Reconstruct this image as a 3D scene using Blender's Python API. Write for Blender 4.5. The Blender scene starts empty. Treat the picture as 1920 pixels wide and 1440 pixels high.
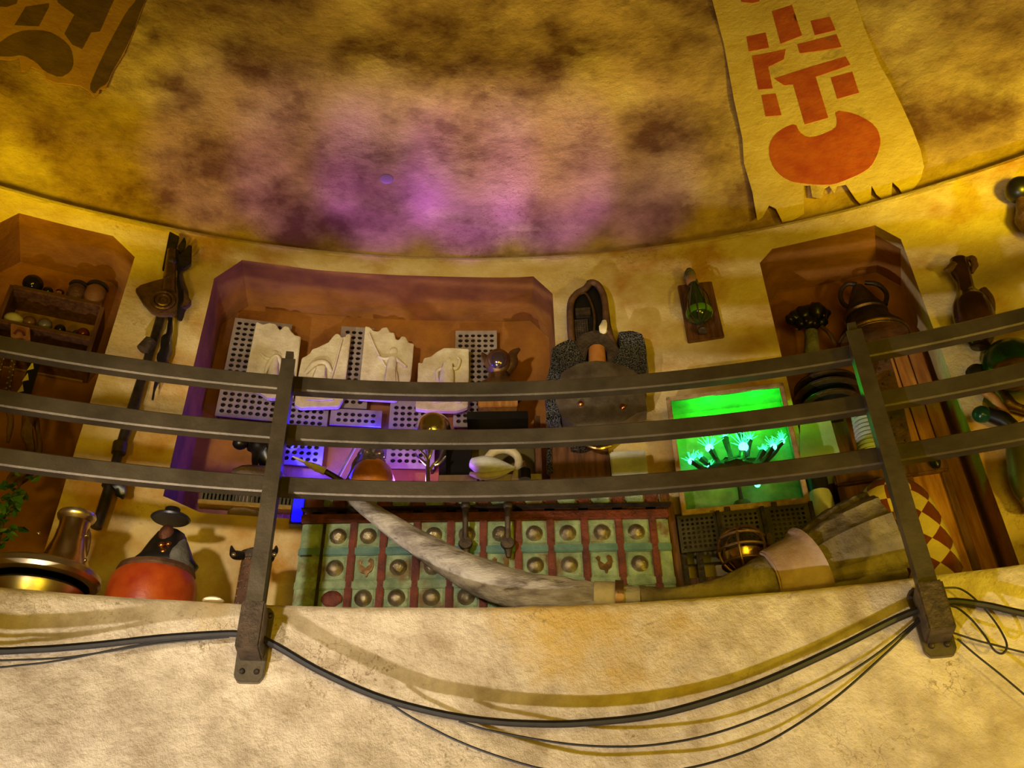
import bpy, bmesh, math, random
from mathutils import Vector, Matrix, noise
from mathutils.geometry import delaunay_2d_cdt
random.seed(7)
S = bpy.context.scene
COL = S.collection
PI = math.pi
# ------------------------------------------------------------------ camera
CAM = Vector((0, 0, 1.6)); FPX = 1600.0; PITCH = .589; ROLL = -.018
AX, AY = -.081, -1.885                      # axis of the round room
_F = Vector((0, math.cos(PITCH), math.sin(PITCH))); _X = Vector((1, 0, 0)); _U = _X.cross(_F)
CX = _X*math.cos(ROLL) + _U*math.sin(ROLL); CU = -_X*math.sin(ROLL) + _U*math.cos(ROLL)
cd = bpy.data.cameras.new('camera'); cam = bpy.data.objects.new('camera', cd); COL.objects.link(cam)
cam.matrix_world = Matrix(((CX.x, CU.x, -_F.x, CAM.x), (CX.y, CU.y, -_F.y, CAM.y), (CX.z, CU.z, -_F.z, CAM.z), (0, 0, 0, 1)))
cd.sensor_width = 36; cd.lens = FPX/1920*36; cd.clip_start = .05
S.camera = cam
# ------------------------------------------------------------------ view, world, lights
S.view_settings.view_transform = 'Standard'; S.view_settings.look = 'None'
S.view_settings.exposure = 0.0; S.view_settings.gamma = 1; S.view_settings.use_curve_mapping = False
w = bpy.data.worlds.new('world'); S.world = w; w.use_nodes = True
w.node_tree.nodes['Background'].inputs[0].default_value = (1.0, .50, .04, 1)
w.node_tree.nodes['Background'].inputs[1].default_value = .06
R_RAIL, R_PAR, R_WALL, R_NICHE, R_UP = 4.885, 4.964, 5.583, 5.99, 5.76
Z_PAR, Z_GAL, Z_N2, Z_TOP = 2.673, 2.60, 3.29, 4.965       # parapet top, gallery floor, middle niche floor, wall crown

def light(kind, name, loc, target, power, color, size=.2, spot=60, blend=.6, sizey=None):
    l = bpy.data.lights.new(name, kind); l.energy = power; l.color = color
    if kind == 'AREA':
        l.size = size
        if sizey: l.shape = 'RECTANGLE'; l.size_y = sizey
    elif kind == 'SPOT': l.spot_size = math.radians(spot); l.spot_blend = min(blend, 1); l.shadow_soft_size = size
    else: l.shadow_soft_size = size
    o = bpy.data.objects.new(name, l); COL.objects.link(o); o.location = loc
    if target is not None:
        o.rotation_euler = (Vector(target)-Vector(loc)).to_track_quat('-Z', 'Y').to_euler()
    return o
def ray(x, y):
    return (_F*FPX + CX*(x-960) - CU*(y-720)).normalized()
def W(x, y, r):                              # where the sight line meets the cylinder of radius r round the axis
    d = ray(x, y); ox, oy = CAM.x-AX, CAM.y-AY
    a = d.x*d.x+d.y*d.y; b = ox*d.x+oy*d.y; c = ox*ox+oy*oy-r*r
    t = (-b+math.sqrt(b*b-a*c))/a
    return CAM + d*t
def TZ(x, y, r):
    p = W(x, y, r); return math.atan2(p.x-AX, p.y-AY), p.z
def cyl(th, z, r): return Vector((AX+r*math.sin(th), AY+r*math.cos(th), z))
AMB = (1, .70, .008)
def rpos(th, r, z): return cyl(math.radians(th), z, r)
light('SPOT', 'white_spot_low_left', (-1.35, 1.55, .25), W(760, 1300, R_PAR), 310, (1, .92, .84), .04, 84, .7)
light('SPOT', 'white_front_fill', (-1.5, -.8, 2.3), W(760, 880, R_WALL), 420, (1, .88, .72), .10, 40, .8)  # added fill, no fixture there; whitens the chest and tablets
light('AREA', 'amber_front_fill', (.6, -1.0, 1.9), (0.4, 3, 3.6), 50, (1, .70, .03), 1.4)
light('SPOT', 'amber_spot_right', (2.2, .3, 1.6), W(1750, 760, R_WALL), 150, (1, .74, .05), .12, 74, .9)
light('SPOT', 'amber_spot_parapet', (2.7, .7, 1.5), W(1760, 1290, R_PAR), 75, (1, .72, .03), .1, 60, 1)
light('SPOT', 'amber_spot_left', (-1.6, .3, 1.9), W(240, 500, R_WALL), 85, AMB, .12, 66, .9)
light('SPOT', 'amber_uplight', rpos(4, 4.45, 3.75), W(960, -130, R_UP), 260, AMB, .08, 52, .9)
light('SPOT', 'amber_uplight', rpos(31, 4.45, 3.75), W(1600, 20, R_UP), 250, (1, .74, .008), .08, 74, .9)
light('SPOT', 'amber_uplight', rpos(-26, 4.45, 3.75), W(300, -60, R_UP), 150, AMB, .08, 84, .9)
for vx, ve in ((400, 60), (560, 120), (720, 260), (880, 300), (1030, 200), (1190, 60)):
    vt = TZ(vx, 330, R_UP)[0]; light('SPOT', 'violet_spot', cyl(vt, 3.85, 4.5), cyl(vt, 5.76, R_UP), ve*.8, (.26, .03, 1), .03, 26, .75)
light('POINT', 'blue_niche_lamp', W(590, 872, 5.88), None, 13, (.01, .01, 1), .02)
light('POINT', 'blue_niche_lamp', W(700, 812, 5.90), None, 4.5, (.02, .02, 1), .02)
light('POINT', 'violet_niche_lamp', W(760, 905, 5.72), None, 9, (.42, .12, 1), .05)

# ------------------------------------------------------------------ frames and mesh helpers
class Fr:                                    # a local frame: x right along the wall, y outward, z up
    def __init__(s, x, y, r, z=None):
        p = W(x, y, r); s.th = math.atan2(p.x-AX, p.y-AY); s.r = r
        s.o = p.copy()
        if z is not None: s.o.z = z
        s.t = Vector((math.cos(s.th), -math.sin(s.th), 0)); s.n = Vector((math.sin(s.th), math.cos(s.th), 0))
    def L(s, x, y, yl=0.0):                  # pixel to local point on the local plane y = yl
        d = ray(x, y); t = ((s.o + s.n*yl - CAM).dot(s.n))/d.dot(s.n)
        q = CAM + d*t - s.o
        return Vector((q.dot(s.t), yl, q.z))
    def sc(s):                               # metres per pixel here
        return (s.o-CAM).dot(_F)/FPX
def place(o, fr):
    o.location = fr.o; o.rotation_euler = (0, 0, -fr.th)
def thing(name, label, cat, fr, group=None):
    o = bpy.data.objects.new(name, None); COL.objects.link(o); o.empty_display_size = .05
    place(o, fr); o['label'] = label; o['category'] = cat
    if group: o['group'] = group
    return o
def mk(name, bm, mat, parent=None, smooth=40, bevel=0):
    bmesh.ops.recalc_face_normals(bm, faces=bm.faces)
    if bevel:
        es = [e for e in bm.edges if len(e.link_faces) == 2 and e.calc_face_angle(0) > .6]
        bmesh.ops.bevel(bm, geom=es, offset=bevel, segments=2, affect='EDGES', clamp_overlap=True)
    for f in bm.faces: f.smooth = True
    for e in bm.edges:
        if len(e.link_faces) == 2 and e.calc_face_angle(0) > math.radians(smooth): e.smooth = False
    me = bpy.data.meshes.new(name); bm.to_mesh(me); bm.free()
    for m in (mat if isinstance(mat, list) else [mat]): me.materials.append(m)
    o = bpy.data.objects.new(name, me); COL.objects.link(o)
    if parent is not None: o.parent = parent
    return o
def solo(name, bm, mat, label, cat, fr=None, group=None, **k):
    o = mk(name, bm, mat, None, **k); o['label'] = label; o['category'] = cat
    if group: o['group'] = group
    if fr: place(o, fr)
    return o
def struct(name, bm, mat, **k):
    o = mk(name, bm, mat, None, **k); o['kind'] = 'structure'; return o
NB = bmesh.new
def box(bm, x0, x1, y0, y1, z0, z1, M=None):
    vs = [bm.verts.new(Vector(p) if M is None else M @ Vector(p)) for p in
          [(x0, y0, z0), (x1, y0, z0), (x1, y1, z0), (x0, y1, z0), (x0, y0, z1), (x1, y0, z1), (x1, y1, z1), (x0, y1, z1)]]
    for q in [(0, 3, 2, 1), (4, 5, 6, 7), (0, 1, 5, 4), (1, 2, 6, 5), (2, 3, 7, 6), (3, 0, 4, 7)]:
        bm.faces.new([vs[i] for i in q])
    return bm
def lathe(bm, prof, c=(0, 0, 0), n=28, M=None, sx=1, sy=1, wob=None, a0=0, a1=2*PI):
    c = Vector(c); rings = []; full = abs(a1-a0-2*PI) < 1e-6
    m = n if full else n+1
    for r, z in prof:
        ring = []
        for i in range(m):
            a = a0+(a1-a0)*i/n; rr = max(r, 1e-4)*(wob(a, z) if wob else 1)
            p = Vector((rr*math.cos(a)*sx, rr*math.sin(a)*sy, z))
            if M is not None: p = M @ p
            ring.append(bm.verts.new(p+c))
        rings.append(ring)
    for A, B in zip(rings, rings[1:]):
        for i in range(n):
            j = (i+1) % m
            bm.faces.new((A[i], A[j], B[j], B[i]))
    if full:
        if prof[0][0] > 2e-4: bm.faces.new(rings[0][::-1])
        if prof[-1][0] > 2e-4: bm.faces.new(rings[-1])
    return bm
def ball(bm, c, r, n=16, M=None, sx=1, sy=1, sz=1):
    k = n//2
    return lathe(bm, [(r*math.sin(PI*i/k), -r*math.cos(PI*i/k)*sz) for i in range(k+1)], c, n, M, sx, sy)
def spl(pts, n=6):                           # Catmull-Rom through the points
    P = [Vector(p) for p in pts]; P = [P[0]*2-P[1]]+P+[P[-1]*2-P[-2]]; out = []
    for i in range(1, len(P)-2):
        for k in range(n):
            t = k/n; a, b, c, d = P[i-1:i+3]
            out.append(.5*((2*b)+(c-a)*t+(2*a-5*b+4*c-d)*t*t+(3*b-a-3*c+d)*t**3))
    out.append(P[-2].copy()); return out
def tube(bm, pts, rad, n=8, wob=0, flat=1):
    pts = [Vector(p) for p in pts]; m = len(pts)
    if not hasattr(rad, '__len__'): rad = [rad]*m
    t0 = (pts[1]-pts[0]).normalized(); u = t0.orthogonal().normalized(); rings = []
    for i, p in enumerate(pts):
        t = (pts[min(i+1, m-1)]-pts[max(i-1, 0)]).normalized()
        u = (u-t*u.dot(t)); u = u.normalized() if u.length > 1e-6 else t.orthogonal().normalized(); v = t.cross(u)
        ring = []
        for k in range(n):
            a = 2*PI*k/n; rr = rad[i]*(1+(wob*noise.noise(Vector((k*.9, i*.35, m))) if wob else 0))
            ring.append(bm.verts.new(p+(u*math.cos(a)+v*math.sin(a)*flat)*rr))
        rings.append(ring)
    for A, B in zip(rings, rings[1:]):
        for i in range(n): bm.faces.new((A[i], A[(i+1) % n], B[(i+1) % n], B[i]))
    bm.faces.new(rings[0][::-1]); bm.faces.new(rings[-1])
    return bm
def srad(rs, n=6):
    v = spl([(r, 0, 0) for r in rs], n); return [max(p.x, 1e-4) for p in v]
def prism(bm, pts, y0, y1):                  # outline of (x,z) points, thickness along y
    A = [bm.verts.new((p[0], y0, p[-1])) for p in pts]; B = [bm.verts.new((p[0], y1, p[-1])) for p in pts]
    bm.faces.new(A); bm.faces.new(B[::-1]); n = len(pts)
    for i in range(n): bm.faces.new((A[i], B[i], B[(i+1) % n], A[(i+1) % n]))
    return bm
def LX(fr, pts, yl=0): return [fr.L(x, y, yl) for x, y in pts]
def rough(bm, amp, sc, seed=0, sub=0):
    for v in bm.verts:
        v.co += noise.noise_vector(v.co*sc+Vector((seed, seed*.7, 0)))*amp
    return bm
def inpoly(p, poly):
    x, y = p; c = False; n = len(poly)
    for i in range(n):
        x0, y0 = poly[i]; x1, y1 = poly[i-1]
        if (y0 > y) != (y1 > y) and x < (x1-x0)*(y-y0)/(y1-y0)+x0: c = not c
    return c
def dense(poly, st):
    out = []
    for i in range(len(poly)):
        a, b = poly[i], poly[(i+1) % len(poly)]; n = max(1, int(math.dist(a, b)/st))
        out += [(a[0]+(b[0]-a[0])*k/n, a[1]+(b[1]-a[1])*k/n) for k in range(n)]
    return out
def cyl_patch(bm, poly, r, holes=(), st=.06, thick=0, disp=0):   # polygon in (arc length, z) bent onto the cylinder r
    loops = [dense(poly, st)]+[dense(h, st) for h in holes]; V = []; E = []
    for lp in loops:
        b = len(V); n = len(lp); V += [Vector(p) for p in lp]; E += [(b+i, b+(i+1) % n) for i in range(n)]
    x0, x1 = min(p[0] for p in poly), max(p[0] for p in poly); z0, z1 = min(p[1] for p in poly), max(p[1] for p in poly)
    for i in range(1, int((x1-x0)/st)+1):
        for j in range(1, int((z1-z0)/st)+1):
            p = (x0+i*st+.0007*j % .01, z0+j*st)
            if inpoly(p, poly) and not any(inpoly(p, h) for h in holes): V.append(Vector(p))
    vs, es, fs, *_ = delaunay_2d_cdt(V, E, [], 0, 1e-5)
    def mapv(p, rr): return cyl(p[0]/R_WALL, p[1], rr)
    keep = []
    for f in fs:
        c = (sum(vs[i][0] for i in f)/3, sum(vs[i][1] for i in f)/3)
        if inpoly(c, poly) and not any(inpoly(c, h) for h in holes): keep.append(f)
    used = {}
    def gv(i, back=0):
        if (i, back) not in used:
            d = disp*(noise.noise(Vector((vs[i][0]*2.2, vs[i][1]*2.2, 3)))+.5*noise.noise(Vector((vs[i][0]*7, vs[i][1]*7, 9)))) if disp else 0
            used[(i, back)] = bm.verts.new(mapv(vs[i], r+back*thick+d))
        return used[(i, back)]
    for f in keep: bm.faces.new([gv(i) for i in f])
    if thick:
        cnt = {}
        for f in keep:
            for k in range(3):
                e = (f[k], f[(k+1) % 3]); cnt[tuple(sorted(e))] = cnt.get(tuple(sorted(e)), 0)+1
        for f in keep: bm.faces.new([gv(i, 1) for i in f][::-1])
        for (a, b), c in cnt.items():
            if c == 1: bm.faces.new((gv(a), gv(b), gv(b, 1), gv(a, 1)))
    return bm
def AZ(x, y, r):                             # pixel to (arc length scaled to the wall radius, z)
    t, z = TZ(x, y, r); return (t*R_WALL, z)

# ------------------------------------------------------------------ materials
def mat(name, c1, c2=None, sc=8, rough=.6, metal=0, bump=.2, bsc=None, spread=(.35, .65), c3=None, sc3=2, s3=(.5, .62), emit=None, es=0, detail=6, stretch=None):
    m = bpy.data.materials.new(name); m.use_nodes = True; nt = m.node_tree; N = nt.nodes; Lk = nt.links
    b = N['Principled BSDF']; b.inputs['Roughness'].default_value = rough; b.inputs['Metallic'].default_value = metal
    tc = N.new('ShaderNodeTexCoord'); src = tc.outputs['Object']
    if stretch:
        mp = N.new('ShaderNodeMapping'); mp.inputs['Scale'].default_value = stretch; Lk.new(src, mp.inputs['Vector']); src = mp.outputs[0]
    if c2 is None: b.inputs['Base Color'].default_value = (*c1, 1)
    else:
        n = N.new('ShaderNodeTexNoise'); n.inputs['Scale'].default_value = sc; n.inputs['Detail'].default_value = detail; n.inputs['Roughness'].default_value = .62
        Lk.new(src, n.inputs['Vector'])
        cr = N.new('ShaderNodeValToRGB'); cr.color_ramp.elements[0].position = spread[0]; cr.color_ramp.elements[1].position = spread[1]
        cr.color_ramp.elements[0].color = (*c1, 1); cr.color_ramp.elements[1].color = (*c2, 1)
        Lk.new(n.outputs['Fac'], cr.inputs['Fac']); out = cr.outputs['Color']
        if c3:
            n3 = N.new('ShaderNodeTexNoise'); n3.inputs['Scale'].default_value = sc3; n3.inputs['Detail'].default_value = 8; n3.inputs['Roughness'].default_value = .6
            mp3 = N.new('ShaderNodeMapping'); mp3.inputs['Location'].default_value = (3.1, 7.7, 1.3); Lk.new(src, mp3.inputs['Vector']); Lk.new(mp3.outputs[0], n3.inputs['Vector'])
            r3 = N.new('ShaderNodeMapRange'); r3.inputs['From Min'].default_value = s3[0]; r3.inputs['From Max'].default_value = s3[1]
            Lk.new(n3.outputs['Fac'], r3.inputs['Value'])
            mx = N.new('ShaderNodeMix'); mx.data_type = 'RGBA'; Lk.new(r3.outputs[0], mx.inputs['Factor'])
            Lk.new(out, mx.inputs['A']); mx.inputs['B'].default_value = (*c3, 1); out = mx.outputs['Result']
        Lk.new(out, b.inputs['Base Color'])
    if bump:
        n2 = N.new('ShaderNodeTexNoise'); n2.inputs['Scale'].default_value = bsc or sc*3; n2.inputs['Detail'].default_value = 8; n2.inputs['Roughness'].default_value = .65
        Lk.new(src, n2.inputs['Vector'])
        bp = N.new('ShaderNodeBump'); bp.inputs['Strength'].default_value = bump; bp.inputs['Distance'].default_value = .02
        Lk.new(n2.outputs['Fac'], bp.inputs['Height']); Lk.new(bp.outputs[0], b.inputs['Normal'])
    if emit: b.inputs['Emission Color'].default_value = (*emit, 1); b.inputs['Emission Strength'].default_value = es
    return m
def addcracks(m, sc=5, dark=(.25, .17, .08), amt=.6):
    nt = m.node_tree; N = nt.nodes; Lk = nt.links; b = N['Principled BSDF']
    old = b.inputs['Base Color'].links[0].from_socket
    tc = N.new('ShaderNodeTexCoord'); nz = N.new('ShaderNodeTexNoise'); nz.inputs['Scale'].default_value = sc*2.2; nz.inputs['Detail'].default_value = 6
    Lk.new(tc.outputs['Object'], nz.inputs['Vector'])
    ad = N.new('ShaderNodeVectorMath'); ad.operation = 'ADD'; sca = N.new('ShaderNodeVectorMath'); sca.operation = 'SCALE'; sca.inputs['Scale'].default_value = .35
    Lk.new(nz.outputs['Color'], sca.inputs[0]); Lk.new(tc.outputs['Object'], ad.inputs[0]); Lk.new(sca.outputs[0], ad.inputs[1])
    vo = N.new('ShaderNodeTexVoronoi'); vo.feature = 'DISTANCE_TO_EDGE'; vo.inputs['Scale'].default_value = sc; Lk.new(ad.outputs[0], vo.inputs['Vector'])
    mr = N.new('ShaderNodeMapRange'); mr.inputs['From Min'].default_value = 0; mr.inputs['From Max'].default_value = .022; mr.inputs['To Min'].default_value = amt; mr.inputs['To Max'].default_value = 0
    Lk.new(vo.outputs['Distance'], mr.inputs['Value'])
    n2 = N.new('ShaderNodeTexNoise'); n2.inputs['Scale'].default_value = 3; Lk.new(tc.outputs['Object'], n2.inputs['Vector'])
    g = N.new('ShaderNodeMapRange'); g.inputs['From Min'].default_value = .5; g.inputs['From Max'].default_value = .65; Lk.new(n2.outputs['Fac'], g.inputs['Value'])
    mu = N.new('ShaderNodeMath'); mu.operation = 'MULTIPLY'; Lk.new(mr.outputs[0], mu.inputs[0]); Lk.new(g.outputs[0], mu.inputs[1])
    mx = N.new('ShaderNodeMix'); mx.data_type = 'RGBA'; Lk.new(mu.outputs[0], mx.inputs['Factor']); Lk.new(old, mx.inputs['A']); mx.inputs['B'].default_value = (*dark, 1)
    # fine dark pits
    pn = N.new('ShaderNodeTexNoise'); pn.inputs['Scale'].default_value = 55; pn.inputs['Detail'].default_value = 4; Lk.new(tc.outputs['Object'], pn.inputs['Vector'])
    pr = N.new('ShaderNodeMapRange'); pr.inputs['From Min'].default_value = .60; pr.inputs['From Max'].default_value = .70; pr.inputs['To Max'].default_value = amt*.9; Lk.new(pn.outputs['Fac'], pr.inputs['Value'])
    mu2 = N.new('ShaderNodeMath'); mu2.operation = 'MULTIPLY'; Lk.new(pr.outputs[0], mu2.inputs[0]); Lk.new(g.outputs[0], mu2.inputs[1])
    m2 = N.new('ShaderNodeMix'); m2.data_type = 'RGBA'; Lk.new(mu2.outputs[0], m2.inputs['Factor']); Lk.new(mx.outputs['Result'], m2.inputs['A']); m2.inputs['B'].default_value = (*dark, 1)
    Lk.new(m2.outputs['Result'], b.inputs['Base Color'])
    return m
PARAPET = addcracks(mat('parapet plaster', (.42, .31, .19), (.80, .66, .47), 7, .85, 0, .7, 24, (.3, .6), (.66, .43, .12), 1.6, (.54, .68), detail=10), 6, (.22, .14, .06), .85)
PLASTER = addcracks(mat('wall plaster', (.62, .42, .12), (.80, .62, .34), 5, .85, 0, .5, 20, (.32, .66), (.50, .24, .03), 2.2, (.50, .66)), 5, (.3, .16, .04), .5)
UPPER = addcracks(mat('upper wall plaster', (.17, .072, .03), (.70, .46, .20), 1.9, .85, 0, .7, 14, (.36, .62), (.86, .64, .26), 1.1, (.52, .66), detail=9), 7, (.16, .06, .01), .5)
NICHE_SHADE = mat('shaded niche plaster', (.17, .05, .008), (.42, .17, .02), 3, .85, 0, .5, 14, (.3, .7))  # niche shade put into the colour, darker than the wall plaster
METAL = mat('rail steel', (.07, .052, .030), (.12, .092, .055), 6, .42, .55, .12, 30)
DARK = mat('blackened metal', (.022, .016, .012), (.06, .04, .025), 20, .38, .5, .3, 40)
BLACK = mat('black lacquer', (.006, .005, .005), (.012, .010, .010), 5, .34, .0, .0)
IRON = mat('old iron', (.05, .035, .025), (.12, .08, .05), 25, .5, .6, .4, 60)
BRASS = mat('brass', (.55, .36, .12), (.75, .52, .20), 6, .22, 1, .06, 20)
BRONZE = mat('dark bronze', (.15, .08, .03), (.30, .17, .06), 14, .35, .8, .25, 40)
SILVER = mat('silver', (.55, .50, .45), (.80, .75, .68), 10, .2, 1, .15, 25)
COPPER = mat('copper', (.50, .18, .06), (.70, .30, .10), 10, .25, 1, .1, 25)
STONE = mat('tablet stone', (.54, .42, .25), (.76, .67, .45), 9, .8, 0, .35, 45, c3=(.40, .28, .14), sc3=7, s3=(.58, .75))
PEG = mat('perforated plate', (.26, .20, .17), (.36, .29, .24), 12, .55, .1, .1, 60)
PEGD = mat('dark perforated plate', (.06, .05, .03), (.11, .09, .05), 12, .45, .5, .1, 60)
LEATHER = mat('brown leather', (.07, .03, .015), (.16, .07, .03), 18, .5, 0, .5, 60)
GREYL = mat('grey felt', (.10, .095, .09), (.20, .19, .18), 20, .8, 0, .5, 70)
RED = mat('red drum skin', (.36, .035, .006), (.62, .11, .012), 6, .35, 0, .15, 20)
ORANGE = mat('orange gourd skin', (.45, .13, .015), (.75, .27, .03), 9, .35, 0, .25, 30)
WOOD = mat('dark wood', (.07, .025, .01), (.20, .08, .03), 5, .45, 0, .3, 30, stretch=(8, 8, 1))
OAK = mat('amber wood', (.30, .10, .02), (.58, .27, .07), 4, .5, 0, .3, 24, stretch=(7, 7, .8))
GREEN = mat('green chest paint', (.16, .22, .13), (.40, .50, .30), 11, .6, 0, .8, 40, c3=(.20, .12, .05), sc3=7, s3=(.54, .66))
TEAL = mat('teal chest band', (.06, .14, .13), (.14, .25, .20), 12, .5, .1, .4, 50)
RUST = mat('red chest strap', (.08, .016, .010), (.22, .045, .022), 16, .5, .15, .5, 50)
HORN = mat('weathered horn', (.17, .13, .10), (.50, .43, .34), 5, .55, 0, .6, 30, (.34, .62), (.10, .07, .05), 9, (.58, .70), stretch=(1.2, 4, 4))
BELL = mat('horn bell bark', (.07, .045, .02), (.30, .23, .12), 5, .7, 0, .8, 22, (.34, .64))
BONE = mat('bone', (.62, .50, .28), (.82, .74, .55), 10, .45, 0, .2, 30)
PALE = mat('pale shell', (.60, .60, .60), (.82, .80, .74), 14, .4, 0, .15, 30, stretch=(1, 6, 6))
GLEAF = mat('leaf green', (.02, .08, .012), (.07, .20, .03), 18, .45, 0, .2)
GGLAZE = mat('green glaze', (.006, .035, .014), (.02, .10, .035), 10, .15, .1, .1, 30)
CREAM = mat('cream paint', (.72, .60, .36), (.85, .75, .5), 20, .6)
GREYW = mat('grey white box', (.40, .40, .38), (.62, .60, .54), 8, .7, 0, .3)
RUBBER = mat('black cable', (.012, .010, .010), (.022, .018, .017), 30, .5, 0, .1)
BCLOTH = mat('banner cloth', (.66, .44, .09), (.82, .61, .20), 5, .9, 0, .5, 24, (.3, .7), (.42, .28, .08), 5, (.60, .74))
BRED = mat('banner red', (.42, .055, .012), (.56, .12, .015), 6, .9, 0, .4, 24, c3=(.26, .10, .03), sc3=6, s3=(.62, .75))
BDARK = mat('banner brown', (.10, .05, .012), (.18, .095, .02), 5, .9, 0, .4, 24)
BOCHRE = mat('banner ochre', (.40, .19, .03), (.52, .28, .05), 5, .9, 0, .4, 24)
def mailmat():
    m = mat('chain mail', (.1, .1, .1), (.2, .2, .2), 10, .35, .8, 0)
    nt = m.node_tree; N = nt.nodes; Lk = nt.links; b = N['Principled BSDF']; tc = N.new('ShaderNodeTexCoord')
    v = N.new('ShaderNodeTexVoronoi'); v.inputs['Scale'].default_value = 150; Lk.new(tc.outputs['Object'], v.inputs['Vector'])
    cr = N.new('ShaderNodeValToRGB'); cr.color_ramp.elements[0].position = .2; cr.color_ramp.elements[1].position = .62
    cr.color_ramp.elements[0].color = (.30, .30, .31, 1); cr.color_ramp.elements[1].color = (.035, .03, .03, 1)
    Lk.new(v.outputs['Distance'], cr.inputs['Fac']); Lk.new(cr.outputs[0], b.inputs['Base Color'])
    bp = N.new('ShaderNodeBump'); bp.inputs['Strength'].default_value = .9; bp.inputs['Distance'].default_value = .01; bp.invert = True
    Lk.new(v.outputs['Distance'], bp.inputs['Height']); Lk.new(bp.outputs[0], b.inputs['Normal']); return m
MAIL = mailmat()
def glassmat():
    m = bpy.data.materials.new('case glass'); m.use_nodes = True; nt = m.node_tree; N = nt.nodes; Lk = nt.links
    N.remove(N['Principled BSDF']); t = N.new('ShaderNodeBsdfTransparent'); g = N.new('ShaderNodeBsdfGlossy'); g.inputs['Roughness'].default_value = .05
    t.inputs[0].default_value = (.9, .97, .9, 1); fr = N.new('ShaderNodeFresnel'); fr.inputs[0].default_value = 1.45; mx = N.new('ShaderNodeMixShader')
    Lk.new(fr.outputs[0], mx.inputs[0]); Lk.new(t.outputs[0], mx.inputs[1]); Lk.new(g.outputs[0], mx.inputs[2]); Lk.new(mx.outputs[0], N['Material Output'].inputs[0]); return m
GLASS = glassmat()
BULB = mat('cyan bulb', (.3, .9, .8), None, bump=0, emit=(.10, 1, .75), es=6)
FIBRE = mat('green fibre', (.1, .8, .3), None, bump=0, emit=(.05, 1, .35), es=2.6)
def rad_rgb(c): return c

# ------------------------------------------------------------------ the setting
TH0, TH1 = -1.55, 1.55
def ringwall(prof, th0, th1, n, seeds=0, amp=0, freq=3):
    bm = NB(); rows = []
    for i in range(n+1):
        th = th0+(th1-th0)*i/n; row = []
        for r, z in prof:
            p = cyl(th, z, r)
            if amp:
                d = noise.noise(p*freq+Vector((seeds, 0, 0)))*amp+noise.noise(p*freq*4)*amp*.35
                p = cyl(th, z+d*.7, r+d)
            row.append(bm.verts.new(p))
        rows.append(row)
    for A, B in zip(rows, rows[1:]):
        for k in range(len(prof)-1): bm.faces.new((A[k], B[k], B[k+1], A[k+1]))
    return bm
prof = [(R_PAR, -.0+.07*i) for i in range(0, 37)]
prof = [(r, z) for r, z in prof if z < Z_PAR-.04]+[(R_PAR+.001, Z_PAR-.035), (R_PAR+.006, Z_PAR-.012), (R_PAR+.018, Z_PAR), (R_PAR+.045, Z_PAR+.002), (R_PAR+.06, Z_PAR-.01), (R_PAR+.062, Z_PAR-.05), (R_PAR+.062, Z_GAL-.05)]
struct('wall_parapet', ringwall(prof, TH0, TH1, 420, 1, .006, 5), PARAPET)
fb = NB(); n = 90
for i in range(n):
    a, b_ = TH0+(TH1-TH0)*i/n, TH0+(TH1-TH0)*(i+1)/n
    vs = [fb.verts.new(p) for p in (cyl(a, Z_GAL, R_PAR+.05), cyl(b_, Z_GAL, R_PAR+.05), cyl(b_, Z_GAL, 6.1), cyl(a, Z_GAL, 6.1), cyl(a, Z_GAL-.15, R_PAR+.05), cyl(b_, Z_GAL-.15, R_PAR+.05), cyl(b_, Z_GAL-.15, 6.1), cyl(a, Z_GAL-.15, 6.1))]
    for q in [(0, 1, 2, 3), (7, 6, 5, 4), (0, 4, 5, 1), (3, 2, 6, 7)]: fb.faces.new([vs[k] for k in q])
bmesh.ops.remove_doubles(fb, verts=fb.verts, dist=1e-5)
struct('floor_gallery', fb, PLASTER)
fb = NB(); lathe(fb, [(0.001, 0), (5.2, 0), (5.2, -.1), (0.001, -.1)], (AX, AY, 0), 64); struct('floor', fb, PLASTER)
# back wall with the three niche openings
def th_of(pts): return sum(TZ(x, y, R_WALL)[0] for x, y in pts)/len(pts)*R_WALL
n1r = th_of([(255, 482), (175, 740), (100, 960)]); n2l = th_of([(400, 522), (355, 720), (308, 930)]); n2r = th_of([(1042, 550), (1038, 700)])
n3l = th_of([(1428, 492), (1455, 640)]); n3r = th_of([(1690, 450), (1745, 605), (1850, 890), (1905, 1040)])
a60 = AZ(60, 405, R_WALL); a10 = AZ(8, 418, R_WALL); a210 = AZ(212, 441, R_WALL); a255 = AZ(255, 482, R_WALL)
N1 = [(a60[0]-.18, a10[1]-.1), (a60[0]-.06, a60[1]), (a210[0], a60[1]), (n1r, a255[1]), (n1r, Z_GAL+.02), (a60[0]-.35, Z_GAL+.02), (a60[0]-.35, a10[1]-.25)]
b0 = AZ(454, 488, R_WALL); b1 = AZ(1000, 517, R_WALL); b2 = AZ(1042, 550, R_WALL); b3 = AZ(400, 522, R_WALL); b4 = AZ(306, 930, R_WALL); b5 = AZ(372, 974, R_WALL)
N2 = [(n2l, b3[1]), (b0[0], b0[1]), (b1[0], b0[1]), (n2r, b2[1]), (n2r, b4[1]), (n2r-.12, Z_N2), (b5[0], Z_N2), (n2l, b4[1])]
c0 = AZ(1448, 466, R_WALL); c1 = AZ(1640, 420, R_WALL); c2 = AZ(1688, 448, R_WALL); c3 = AZ(1428, 492, R_WALL)
N3 = [(n3l, c3[1]), (c0[0], c0[1]), (c1[0], c0[1]), (n3r, c2[1]), (n3r, Z_GAL+.02), (n3l, Z_GAL+.02)]
XW = 1.5*R_WALL
outer = [(-XW, Z_GAL-.1), (XW, Z_GAL-.1), (XW, Z_TOP-.03), (-XW, Z_TOP-.03)]
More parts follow.
